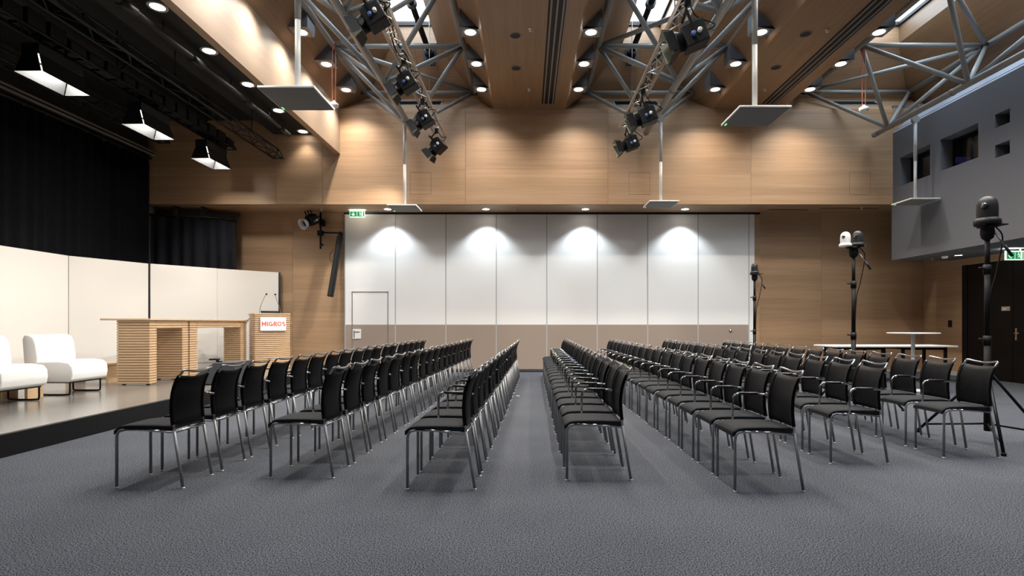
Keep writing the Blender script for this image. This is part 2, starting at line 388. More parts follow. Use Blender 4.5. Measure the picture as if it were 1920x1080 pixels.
MB().tube([(XR-.005,10.85,1.0),(XR-.06,10.85,1.0),(XR-.065,10.80,1.0),(XR-.065,10.72,1.0)], .011, 8).build('lever', M['brass'], hd)
sg = MB().box(XR-.008, XR, 10.99, 11.19, 1.455, 1.545).build('sign_plate', M['tag'], d2)

wg = struct('wall_right_upper', 'plain grey control-room wall with four dark windows', 'wall')
XG = 8.40
wins = [(11.26, 12.18, 4.29, 4.93), (10.06, 10.98, 4.29, 4.93), (9.40, 9.70, 4.70, 4.94), (9.40, 9.70, 4.16, 4.39)]
def wall_with_holes(x, y0, y1, z0, z1, holes):
    ys = sorted({y0, y1, *[h[0] for h in holes], *[h[1] for h in holes]}); zs = sorted({z0, z1, *[h[2] for h in holes], *[h[3] for h in holes]})
    m = MB()
    for i in range(len(ys)-1):
        for j in range(len(zs)-1):
            cy, cz = (ys[i]+ys[i+1])/2, (zs[j]+zs[j+1])/2
            if any(h[0] < cy < h[1] and h[2] < cz < h[3] for h in holes): continue
            m.quad((x,ys[i],zs[j]),(x,ys[i+1],zs[j]),(x,ys[i+1],zs[j+1]),(x,ys[i],zs[j+1]))
    return m
m = wall_with_holes(XG, YE, YU, 2.65, 5.56, wins)
for (y0, y1, z0, z1) in wins:               # reveals
    m.quad((XG,y0,z0),(XG+.28,y0,z0),(XG+.28,y1,z0),(XG,y1,z0)); m.quad((XG,y0,z1),(XG,y1,z1),(XG+.28,y1,z1),(XG+.28,y0,z1))
    m.quad((XG,y0,z0),(XG,y0,z1),(XG+.28,y0,z1),(XG+.28,y0,z0)); m.quad((XG,y1,z0),(XG+.28,y1,z0),(XG+.28,y1,z1),(XG,y1,z1))
m.build('wall_face', M['grey_wall'], wg)
MB().box(XG+.002, XR, YE, YU, 2.65, 2.67).build('underside', M['grey_wall'], wg)
MB().box(XG+.002, 9.95, YU+.002, YU+.05, 2.65, 6.2).build('end_face', M['grey_wall'], wg)
MB().slab([(XG,YU-.001,5.56),(8.76,YU-.001,5.92),(9.6,YU-.001,5.92),(9.6,YU-.001,ZB+.02),(XG,YU-.001,ZB+.02)], (0,1,0), .003).build('gable_panel', M['wood_x'], wg)
MB().slab([(XG,YE,5.56),(XG,YU,5.56),(8.76,YU,5.92),(8.76,YE,5.92)], (1,0,-1), .03).build('cove', M['grey_cove'], wg)
MB().box(8.76, 10.2, YE, YU, 5.89, 5.92).build('ledge', M['grey_cove'], wg)
MB().box(9.6, 9.63, YE, YU, 5.92, ZB+.02).build('upstand', M['wood_y'], wg)
MB().box(8.46, 10.2, YE, YU, 5.60, 5.63).build('control_room_sky_block', M['shade'], wg)  # unseen lid added to keep sky light out of the control room
MB().box(9.9, 9.92, YE, YU, 2.65, 5.9).build('control_room_back', M['shade'], wg)
for k, (y0, y1, z0, z1) in enumerate(wins):
    wn = struct('window_%d' % (k+1), ['wide dark window in the grey wall beside the oak wall', 'wide dark window in the grey wall with equipment behind', 'small square opening high in the grey wall', 'small square opening with a round lens behind'][k], 'window')
    MB().box(XG+.265, XG+.272, y0, y1, z0, z1).build('pane', M['glass'], wn)
    f = MB()
    for a, b_, c, d in ((y0, y0+.02, z0, z1), (y1-.02, y1, z0, z1), (y0+.02, y1-.02, z0, z0+.02), (y0+.02, y1-.02, z1-.02, z1)): f.box(XG+.25, XG+.285, a, b_, c, d)
    f.build('window_frame', M['black'], wn)
# what stands behind the control-room windows
c = thing('control_desk', 'dark equipment desk inside the control room window', 'desk', (9.3, 10.5, 2.67))
MB().box(8.9, 9.6, 10.0, 10.9, 4.10, 4.36).build('console', M['shade'], c); MB().box(9.55, 9.62, 10.05, 10.45, 4.45, 4.85).build('rack_panel', M['room_blue_glow'], c)
MB().box(9.2, 9.3, 10.6, 10.65, 2.67, 4.1).build('post', M['shade'], c)
c = thing('equipment_cabinet', 'bluish cabinet with added glow behind the control room window beside the oak wall', 'cabinet', (9.3, 11.7, 2.67))
MB().box(9.2, 9.6, 11.7, 12.1, 2.67, 4.8).build('body', M['room_blue_glow'], c); MB().box(9.0, 9.2, 11.3, 11.6, 2.67, 4.55).build('rack', M['shade'], c)
MB().tube([(8.9,11.38,4.42),(8.9,11.55,4.62)], .008, 6).build('lamp_arm', M['light_grey'], c)
c = thing('projector', 'projector lens behind the lower small opening', 'projector', (9.0, 9.5, 2.67))
MB().box(8.72, 9.1, 9.38, 9.72, 4.17, 4.36).build('body', M['shade'], c); MB().lathe([(.06,-.03),(.06,.0),(.045,.0)], (8.71,9.48,4.27), 16, 'x').build('lens', M['steel'], c)
MB().box(8.8, 9.05, 9.42, 9.68, 2.67, 4.17).build('stand', M['shade'], c)

# stage side: dark wall and ceiling, the oak proscenium beam
wl = struct('wall_left', 'dark grey wall above the stage curtain', 'wall')
MB().box(XL-.2, XL, YE, YW+.2, 0, 5.95).build('wall_face', M['dark_wall'], wl)
cs = struct('ceiling_stage', 'black ceiling above the stage', 'ceiling')
MB().box(XL-.2, -4.41, YE, YU+.2, 5.85, 5.95).build('ceiling_slab', M['black_wall'], cs)
MB().box(-5.80, -4.41, YE, 12.38, 5.53, 5.85).build('dropped_box', M['black_wall'], cs)
bl = struct('trim_1', 'oak faced proscenium beam between stage and hall', 'beam')
MB().box(-4.41, -4.29, YE, YU, 5.09, 7.6).build('beam_face', M['wood_face'], bl)
MB().box(-4.412, -4.288, YE, YU, 5.085, 5.09).build('beam_edge', M['wood_y'], bl)
wf = struct('wall_front', 'oak wall behind the viewer', 'wall')
MB().box(XL-.2, XR+.3, YE-.2, YE, 0, 8.2).build('wall_face', M['wood_x'], wf)

# roof: flat beams and sloping coffers with skylights
cl = struct('ceiling', 'oak clad ceiling with sloping coffers and skylights', 'ceiling')
BEAMS = [(-.76, .89), (4.25, 5.85)]
COF = [(-4.29, -.76), (.89, 4.25), (5.85, 9.6)]
K = 1.26 / 1.36
ZT, ZG, YT = 7.48, 7.86, 12.12
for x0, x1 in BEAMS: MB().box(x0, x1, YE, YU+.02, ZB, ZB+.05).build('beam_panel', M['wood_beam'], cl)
for ci, (x0, x1) in enumerate(COF):
    def sl(z): return K * (z - ZB)
    zb, yb = 6.605, 13.0
    for s, xx in ((1, x0), (-1, x1)):
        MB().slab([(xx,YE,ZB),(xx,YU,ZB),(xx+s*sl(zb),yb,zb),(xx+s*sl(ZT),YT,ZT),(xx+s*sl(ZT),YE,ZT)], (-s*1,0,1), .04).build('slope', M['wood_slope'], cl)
    MB().slab([(x0,YU,ZB),(x1,YU,ZB),(x1-sl(zb),yb,zb),(x0+sl(zb),yb,zb)], (0,.6,.1), .04).build('end_band', M['wood_x'], cl)
    xm = (x0+x1)/2
    for a0, a1, c0, c1 in ((x0+sl(zb), xm-.003, x0+sl(ZT), xm-.003), (xm+.003, x1-sl(zb), xm+.003, x1-sl(ZT))):
        MB().slab([(a0,yb,zb),(a1,yb,zb),(c1,YT,ZT),(c0,YT,ZT)], (0,1,1), .04).build('end_slope', M['wood_end'], cl)
    s0, s1 = x0+sl(ZT), x1-sl(ZT)
    MB().box(s0-.05, s0, YE, YT, ZT, ZG+.05).build('shaft_side', M['wood_slope'], cl); MB().box(s1, s1+.05, YE, YT, ZT, ZG+.05).build('shaft_side', M['wood_slope'], cl)
    MB().box(s0-.05, s1+.05, YT, YT+.05, ZT, ZG+.05).build('shaft_end', M['wood_end'], cl)
    wn = struct('window_%d' % (5+ci), ['skylight over the coffer beside the stage beam', 'skylight over the middle coffer', 'skylight over the coffer beside the grey wall'][ci], 'skylight')
    f = MB(); f.box(s0, s0+.05, YE, YT, ZG, ZG+.06); f.box(s1-.05, s1, YE, YT, ZG, ZG+.06); f.box(s0+.05, s1-.05, YT-.05, YT, ZG, ZG+.06)
    f.build('window_frame', M['dark_grey'], wn)
    yy = YT - .05; n = 0
    while yy > YE + .2:
        y2 = max(YE, yy - 2.4)
        MB().box(s0+.05, s1-.05, y2+.03, yy, ZG+.025, ZG+.035).build('pane', M['glass'], wn)
        MB().box(s0+.05, s1-.05, y2-.02, y2+.03, ZG, ZG+.06).build('glazing_bar', M['dark_grey'], wn); yy = y2 - .02
    # air grille in the band under the end slope
    gx = xm; t0, t1 = .38, .72
    def bp_(x, t, d=0): return (x, YU + .6*t - d*.63, ZB + .485*t + d*.0)
    g = thing('air_grille', ['dark slotted air grille above the oak wall beside the stage beam', 'dark slotted air grille above the oak wall under the middle coffer', 'dark slotted air grille above the oak wall near the grey box'][ci], 'vent', (gx, YU, ZB), group='air grilles above the back wall')
    MB().hexa([bp_(gx-.5,t0,.012),bp_(gx+.5,t0,.012),bp_(gx+.5,t0),bp_(gx-.5,t0)],[bp_(gx-.5,t1,.012),bp_(gx+.5,t1,.012),bp_(gx+.5,t1),bp_(gx-.5,t1)]).build('backing', M['black'], g)
    f = MB()
    for (a0, a1, q0, q1) in ((gx-.53, gx+.53, t0-.05, t0), (gx-.53, gx+.53, t1, t1+.05), (gx-.53, gx-.5, t0, t1), (gx+.5, gx+.53, t0, t1)):
        f.hexa([bp_(a0,q0,.02),bp_(a1,q0,.02),bp_(a1,q0),bp_(a0,q0)],[bp_(a0,q1,.02),bp_(a1,q1,.02),bp_(a1,q1),bp_(a0,q1)])
    f.build('frame', M['light_grey'], g)
    for k in range(6):
        q0 = t0 + (t1-t0)*(k+.35)/6; q1 = q0 + .02
        MB().hexa([bp_(gx-.5,q0,.02),bp_(gx+.5,q0,.02),bp_(gx+.5,q0,.012),bp_(gx-.5,q0,.012)],[bp_(gx-.5,q1,.02),bp_(gx+.5,q1,.02),bp_(gx+.5,q1,.012),bp_(gx-.5,q1,.012)]).build('slat', M['dark_grey'], g)

sk = [(-4.5, COF[0][0]+K*1.36-.05)] + [(COF[i][1]-K*1.36+.05, COF[i+1][0]+K*1.36-.05) for i in range(2)] + [(COF[2][1]-K*1.36+.05, 10.3)]  # unseen cover pieces added over the coffers to block stray sky light
for a, b_ in sk: MB().box(a, b_, YE, 13.7, ZG+.05, ZG+.15).build('sky_block_deck', M['joint'], cl)
for a, b_ in COF: MB().box(a, b_, YT+.06, 13.7, ZG+.04, ZG+.15).build('sky_block_deck', M['joint'], cl)
MB().box(-4.5, 10.3, 13.6, 13.7, 5.9, ZG+.1).build('sky_block_upstand', M['joint'], cl); MB().box(10.2, 10.3, YE, 13.7, 5.5, ZG+.1).build('sky_block_upstand', M['joint'], cl)  # unseen upright sheets, added to keep the sky from leaking in
# stage platform
st = struct('floor_stage', 'low stage platform with glossy brown floor and black edge', 'stage')
XS = -4.65
MB().box(XL, XS-.06, YE, YW, 0, .2).build('deck', M['lino'], st)
MB().box(XS-.06, XS, YE, YW, 0, .203).build('edge_strip', M['black'], st)
# ================================================================== ceiling fittings
# linear air diffusers in the flat beams, round loudspeakers, sprinklers
for bi, (sx0, sx1, nm) in enumerate(((.33, .62, 'middle ceiling beam'), (5.26, 5.57, 'ceiling beam nearer the grey wall'))):
    g = thing('linear_diffuser', 'triple dark slot air diffuser along the ' + nm, 'vent', ((sx0+sx1)/2, 12.1, ZB), group='linear diffusers in the beams')
    MB().box(sx0, sx1, 0, 12.1, ZB-.006, ZB).build('backing', M['black'], g)
    wd = (sx1-sx0)/3
    for k in range(3):
        MB().box(sx0+k*wd+.035, sx0+k*wd+.062, 0, 12.1, ZB-.016, ZB-.006).build('slat', M['housing_plate'], g)
    MB().box(sx1-.012, sx1+.004, 0, 12.1, ZB-.016, ZB).build('edge_profile', M['housing_plate'], g)
for (x, y, who) in ((-.20, 9.25, 'middle beam, farther from the oak wall'), (-.21, 10.43, 'middle beam, closer to the oak wall'), (4.74, 9.2, 'beam nearer the grey wall, farther from the oak wall'), (4.79, 10.4, 'beam nearer the grey wall, closer to the oak wall')):
    g = thing('ceiling_speaker', 'round dark ceiling speaker in the ' + who, 'speaker', (x, y, ZB), group='ceiling speakers')
    MB().lathe([(.085,-.004),(.085,.0)], (x,y,ZB), 24).build('grille', M['shade'], g)
    MB().lathe([(.085,-.006),(.105,-.006),(.105,0),(.085,0),(.085,-.006)], (x,y,ZB), 24, caps=False).build('ring', M['housing_plate'], g)
for (x, y, z, who) in ((.06, 9.03, ZB, 'in the middle beam, farther from the oak wall'), (.05, 11.35, ZB, 'in the middle beam, closer to the oak wall'), (5.03, 9.05, ZB, 'in the beam nearer the grey wall'), (5.0, 11.35, ZB, 'in the beam nearer the grey wall, by the oak wall'),
                     (-.3, 12.85, ZS, 'in the soffit beside the mic plate'), (7.9, 12.75, ZS, 'in the soffit near the grey box'), (-4.9, 12.9, ZS, 'in the soffit above the wall spotlight'), (9.0, 12.0, 2.65, 'under the grey box')):
    MBs = MB().lathe([(.012,-.05),(.03,-.045),(.03,-.04),(.012,-.038),(.012,-.012),(.035,-.01),(.035,0)], (x,y,z), 12)
    tag(MBs.build('sprinkler', M['alu']), 'small metal sprinkler head ' + who, 'sprinkler', 'sprinklers')

def wedge_housing(x, y, s, label, xs):
    """downlight box hanging from the slope; s = +1 when the slope rises towards +x"""
    zb_ = 6.30 if x < -3 else 6.22; xa = x; w_ = .335
    t = thing('wedge_downlight', label, 'downlight', (x, y, zb_), group='wedge downlights on the coffer slopes')
    x0 = xa - s*w_/2; x1 = xa + s*w_/2                         # x0 touches the slope at plate height
    def zs(xx): return ZB + abs(xx - xs) / K
    z0s, zt = zs(x0), zs(x1)
    y0, y1 = y - w_/2, y + w_/2
    m_ = MB()
    m_.hexa([(x0,y0,zb_),(x1,y0,zb_),(x1,y1,zb_),(x0,y1,zb_)], [(x0,y0,z0s),(x1,y0,zt),(x1,y1,zt),(x0,y1,z0s)])
    m_.build('housing', M['housing'], t)
    MB().box(min(x0,x1)+.002, max(x0,x1)-.002, y0+.002, y1-.002, zb_-.008, zb_-.0005).build('plate', M['housing_plate'], t)
    MB().lathe([(.093,-.012),(.128,-.014),(.130,-.008)], (xa,y,zb_), 28, caps=False).build('ring', M['ring'], t)
    MB().lathe([(.0,-.0105),(.094,-.0105)], (xa,y,zb_), 28, caps=False).build('lamp', M['lamp_on'], t)
    lamp('SPOT', 'bulb', (xa, y, zb_-.03), P_WEDGE, WARM, t, (0,0,-1), 126, 1.0, .06)
SLOPES = [(-3.945, 1, 'slope by the stage beam'), (-.76-.215, -1, 'near-stage side of middle beam'), (.89+.215, 1, 'far side of middle beam'), (4.25-.215, -1, 'near-stage side of second beam'), (5.85+.215, 1, 'grey-wall side of second beam')]
for (x, s, who) in SLOPES:
    for k in range(7):
        y = 11.79 - 1.165*k if x < -3 else 11.58 - 1.135*k
        wedge_housing(x, y, s, 'lit wedge downlight on %s, %s from oak wall' % (who, ORD[k+1]), -4.29 if x < -3 else x - s*.215)

# small round recessed lights
def recessed(x, y, z, r, label, group, power, name='recessed_downlight', size=120, blend=.9, d=(0,0,-1), col=NEUTRAL):
    t = thing(name, label, 'downlight', (x, y, z), group=group)
    MB().lathe([(r*.72,-.004),(r,-.008),(r+.003,0)], (x,y,z), 28, caps=False).build('ring', M['ring'], t)
    MB().lathe([(.0,-.003),(r*.74,-.003)], (x,y,z), 28, caps=False).build('lamp', M['lamp_on'], t)
    lamp('SPOT', 'bulb', (x, y, z-.03), power, col, t, d, size, blend, r*.6)
for i, x in enumerate((-3.33, -.98, 1.40, 3.78)):
    recessed(x, 12.92, ZS, .11, 'small round light in the soffit, %s from the stage' % ORD[i+1], 'soffit lights over the partition', P_WASH, 'soffit_downlight', 106, .5, (0,0,-1), COOL)
for k in range(6):
    recessed(-5.06, 12.2 - 1.2*k, 5.53, .128, 'round downlight in the black stage ceiling, %s from oak wall' % ORD[k+1], 'stage ceiling downlights', P_STAGE_DOWN, 'stage_downlight', 100, .8)
recessed(9.2, 11.52, 2.65, .085, 'small lit downlight under the grey box', None, P_SMALL, 'soffit_downlight', 110, .8)
sd = MB().lathe([(.035,-.05),(.055,-.04),(.06,-.012),(.06,0)], (9.03, 11.68, 2.65), 18).build('smoke_detector', M['white']); tag(sd, 'white round smoke detector under the grey box', 'detector')

# ------------------------------------------------------------------ space-frame roof trusses
def roof_truss(xc, half, zt, zbm, ytop, bay, label, nb=6, flip=0):
    t = thing('roof_truss', label, 'truss', (xc, ytop, zbm), group='roof trusses')
    yt = [ytop - bay*k for k in range(nb)]; ybm = [ytop - bay*(k+.5) for k in range(nb)]
    def tb(p, q, r, nm='brace'): MB().tube([p, q], r, 12).build(nm, M['grey_tube'], t)
    for s in (-1, 1): tb((xc+s*half, ytop+.06, zt), (xc+s*half, yt[-1]-.1, zt), .055, 'top_chord')
    tb((xc, ytop-.6, zbm), (xc, ybm[-1]-.1, zbm), .058, 'bottom_chord')
    for k in range(nb):
        tb((xc-half, yt[k], zt), (xc+half, yt[k], zt), .044, 'cross_tube')
        for s in (-1, 1):
            tb((xc, ybm[k], zbm), (xc+s*half, yt[k], zt), .042)
            if k+1 < nb: tb((xc, ybm[k], zbm), (xc+s*half, yt[k+1], zt), .042)
        if k+1 < nb:
            s = 1 if (k + flip) % 2 == 0 else -1
            tb((xc+s*half, yt[k], zt), (xc-s*half, yt[k+1], zt), .042, 'top_diagonal')
    for k in range(nb):                                         # bolted sleeves on the bottom chord
        MB().lathe([(.064,-.03),(.064,.03)], (xc, ybm[k]+.35, zbm), 12, 'y').build('sleeve', M['grey_tube'], t)
        for s in (-1, 1):
            if k == 0: MB().tube([(xc+s*half, yt[k]+.02, zt), (xc+s*(half+.12), yt[k]+.02, zt+.02)], .05, 10).build('bearing', M['dark_grey'], t)
roof_truss(-2.50, 1.26, 6.58, 5.40, 12.60, 2.10, 'grey tubular roof truss in the coffer beside the stage beam')
roof_truss(2.64, 1.25, 6.58, 5.42, 12.60, 2.10, 'grey tubular roof truss in the middle coffer')
roof_truss(7.80, 1.23, 6.66, 5.43, 12.75, 2.13, 'grey tubular roof truss beside the grey control-room wall', 6, 1)

# ------------------------------------------------------------------ ceiling array microphones on poles
def mic_plate(x, yn, zb_, ztop, label, yp=None, xp=None):
    t = thing('array_microphone', label, 'microphone', (x, yn+.3, zb_), group='hanging microphone plates')
    MB().box(x-.3, x+.3, yn, yn+.6, zb_+.004, zb_+.03).build('plate', M['white'], t, .006, 2)
    MB().box(x-.285, x+.285, yn+.015, yn+.585, zb_, zb_+.006).build('mesh_face', M['mic_face'], t)
    MB().box(x-.27, x-.258, yn+.50, yn+.56, zb_-.002, zb_+.001).build('status_light', M['green_led'], t)
    y_ = yn+.3
    MB().tube([(x,y_,zb_+.03),(x,y_,(zb_+ztop)/2)], .03, 14).build('pole_lower', M['light_grey'], t)
    MB().tube([(x,y_,(zb_+ztop)/2),(x,y_,ztop-.06)], .034, 14).build('pole_upper', M['light_grey'], t)
    MB().lathe([(.075,-.035),(.075,.035)], (x,y_,ztop), 14, 'y').build('clamp', M['grey_tube'], t)
mic_plate(-2.51, 5.62, 3.64, 5.40, 'white square microphone plate hanging in front of the stage beam')
mic_plate(-2.52, 10.85, 3.56, 5.40, 'white square microphone plate over the first partition panels')
mic_plate(2.74, 6.20, 3.67, 5.42, 'dark-faced microphone plate hanging closest under the second flat beam')
mic_plate(2.76, 10.85, 3.64, 5.42, 'white square microphone plate over the middle of the partition')
mic_plate(8.07, 10.93, 3.71, 5.43, 'white square microphone plate in front of the grey wall')

# coral cords with a white puck
for (x, y, who) in ((-3.72, 10.42, 'beside the stage beam'), (6.62, 10.62, 'near the grey wall')):
    t = thing('hanging_detector', 'white puck hanging on coral cords %s' % who, 'detector', (x, y, 5.36), group='pucks on coral cords')
    for s in (-1, 1):
        MB().tube([(x+s*.02,y,6.62),(x+s*.035,y,6.1),(x+s*.03,y,5.46)], .008, 6).build('cord', M['coral'], t)
    MB().lathe([(.05,-.05),(.085,-.03),(.085,.02),(.04,.045),(.012,.08)], (x,y,5.41), 18).build('puck', M['white'], t)
    MB().lathe([(.02,-.06),(.024,.06)], (x,y,6.55), 8).build('knot', M['coral'], t)

# black blind-drive tubes just under two skylights
for (x, who) in ((-2.20, 'beside the stage beam'), (2.36, 'over the middle coffer')):
    t = thing('blind_drive', 'black motor tube with end bracket under the skylight %s' % who, 'motor tube', (x, 12.2, 7.2), group='blind drive tubes')
    MB().tube([(x,12.25,7.30),(x,3.0,7.30)], .06, 14).build('tube', M['black_metal'], t)
    MB().tube([(x,12.25,7.30),(x,12.0,7.30)], .075, 14).build('motor_head', M['housing'], t)
    MB().box(x-.13, x+.13, 12.18, 12.22, 7.02, 7.46).build('bracket', M['black_metal'], t)
    MB().lathe([(.11,-.04),(.11,.04)], (x,12.1,7.30), 14, 'y').build('clamp', M['black_metal'], t)
    MB().lathe([(.10,-.05),(.10,.05)], (x,10.3,7.30), 14, 'y').build('collar', M['housing'], t)

# ------------------------------------------------------------------ lighting trusses
def lattice_truss(name, x, z, y0, y1, size, material, label, group, r=.022, step=.32, tri=True):
    t = thing(name, label, 'truss', (x, y1, z), group=group)
    ch = [(-size/2, 0), (size/2, 0), (0, size*.9)] if tri else [(-size/2,0),(size/2,0),(-size/2,size),(size/2,size)]
    for (a, b_) in ch: MB().tube([(x+a,y0,z+b_),(x+a,y1,z+b_)], r, 10).build('chord', material, t)
    prs = [(0,1),(0,2),(1,2)] if tri else [(0,1),(2,3),(0,2),(1,3)]
    for (a, b_) in prs:
        m_ = MB(); y = y0; k = 0
        while y < y1 - 1e-6:
            yb = min(y+step, y1); p, q = (ch[a], ch[b_]) if k % 2 == 0 else (ch[b_], ch[a])
            m_.tube([(x+p[0],y,z+p[1]),(x+q[0],yb,z+q[1])], r*.45, 6); y = yb; k += 1
        m_.build('lacing', material, t)
    for (a, b_) in prs: MB().tube([(x+ch[a][0],y1,z+ch[a][1]),(x+ch[b_][0],y1,z+ch[b_][1])], r*.6, 6).build('end_strut', material, t)
    return t
lt1 = lattice_truss('lighting_truss', -1.93, 5.36, 2.0, 11.9, .22, M['alu'], 'silver lattice lighting truss with cables beside the stage beam coffer', 'lighting trusses')
lt2 = lattice_truss('lighting_truss', 2.08, 5.36, 2.0, 11.5, .22, M['alu'], 'silver lighting truss under the middle coffer', 'lighting trusses')
for t, x in ((lt1, -1.93), (lt2, 2.08)):
    for q in range(3):                                          # cables tied along the truss
        pts = []
        for k in range(24):
            y = 3.0 + k*8.6/23; pts.append((x + random.uniform(-.09,.09), y, 5.36 + .10 + random.uniform(-.09,.09)))
        MB().tube(arc(pts, 4), .011, 6).build('cable', M['light_grey' if q == 1 else 'black_metal'], t)
    for y in (4.5, 7.6, 10.7):                                  # suspension chains to the roof truss
        MB().tube([(x, y, 5.56), (x, y, 7.2)], .008, 6).build('hanger', M['steel'], t)
bt1 = lattice_truss('stage_truss', -5.60, 4.92, 1.0, 12.2, .22, M['black_metal'], 'black empty lattice truss above the stage edge', 'black stage trusses', .018, .34)
bt2 = lattice_truss('stage_truss', -6.52, 5.02, 1.0, 11.9, .24, M['black_metal'], 'black truss carrying the three softlights over the stage', 'black stage trusses', .02, .34)
bt3 = lattice_truss('stage_truss', -7.45, 4.90, 1.0, 11.1, .22, M['black_metal'], 'black truss beside the stage curtain', 'black stage trusses', .018, .34)
for t, x in ((bt1, -5.6), (bt2, -6.52), (bt3, -7.45)):
    for y in (6.2, 8.6, 11.0): MB().tube([(x,y,5.1),(x,y,5.86)], .01, 6).build('hanger', M['black_metal'], t)
m_ = MB()
for k in range(16): m_.box(-6.66, -6.40, 6.6+k*.33, 6.6+k*.33+.26, 5.05, 5.05+random.uniform(.1,.22))
m_.build('cable_tray', M['black'], bt2)
t = thing('ceiling_duct', 'dark ribbed ventilation pipe along the black stage ceiling', 'pipe', (-5.25, 12.0, 5.40))
MB().tube([(-5.25, 1.0, 5.36), (-5.25, 11.9, 5.36)], .05, 14).build('pipe', M['black'], t)
for y in (7.1, 8.6, 10.2, 11.6): MB().lathe([(.062,-.14),(.062,.14)], (-5.25,y,5.36), 14, 'y').build('sleeve', M['dark_grey'], t)
for y in (7.8, 9.6, 11.0): MB().tube([(-5.25,y,5.4),(-5.25,y,5.54)], .012, 6).build('hanger', M['dark_grey'], t)
t = thing('ceiling_duct', 'wide black air duct over the stage trusses', 'duct', (-7.0, 11.5, 5.6))
MB().tube([(-6.95, 1.0, 5.66), (-6.95, 11.6, 5.66)], .16, 18).build('pipe', M['black'], t)
for y in (7.0, 9.2, 11.2): MB().lathe([(.175,-.03),(.175,.03)], (-6.95,y,5.66), 18, 'y').build('sleeve', M['black_metal'], t)

# ------------------------------------------------------------------ softlights over the stage
def softlight(x, y, label):
    zt, zm = 4.75, 4.50; L2, wt, wm = .36, .11, .19; Lm = .39
    t = thing('softlight', label, 'stage light', (x, y, zm), group='softlights over the stage')
    MB().box(x-wt-.01, x+wt+.01, y-L2, y+L2, zt, zt+.14).build('housing', M['black'], t, .01)
    MB().box(x-wt+.015, x+wt-.015, y-L2+.02, y+L2-.02, zt-.008, zt-.001).build('lamp_panel', M['soft_on'], t)
    g_ = .012
    def door(a, b_, c, d, n):
        o = MB().slab([a, b_, c, d], n, .004).build('barn_door', M['black'], t)
        q = Vector(n).normalized() * -.0015
        MB().slab([tuple(Vector(p)+q) for p in (a, b_, c, d)], tuple(-Vector(n)), .001).build('reflector', M['barn_in'], o)
    for s in (-1, 1):
        door((x+s*wt,y-L2+g_,zt),(x+s*wt,y+L2-g_,zt),(x+s*wm,y+Lm-g_,zm),(x+s*wm,y-Lm+g_,zm),(s*1,0,.25))
        door((x-wt+g_,y+s*L2,zt),(x+wt-g_,y+s*L2,zt),(x+wm-g_,y+s*Lm,zm),(x-wm+g_,y+s*Lm,zm),(0,s*1,.08))
    for s in (-1, 1): MB().tube([(x, y+s*.2, zt+.13), (x, y+s*.2, 5.04)], .018, 8).build('clamp', M['black_metal'], t)
    lamp('AREA', 'bulb', (x, y, zt-.02), P_SOFT, NEUTRAL, t, (0,0,-1), sx=.2, sy=.66)
softlight(-6.53, 7.46, 'black softlight with open barn doors, farthest from the oak wall')
softlight(-6.53, 9.34, 'black softlight with open barn doors, middle of the three')
softlight(-6.53, 11.19, 'black softlight with open barn doors, next to the oak wall')

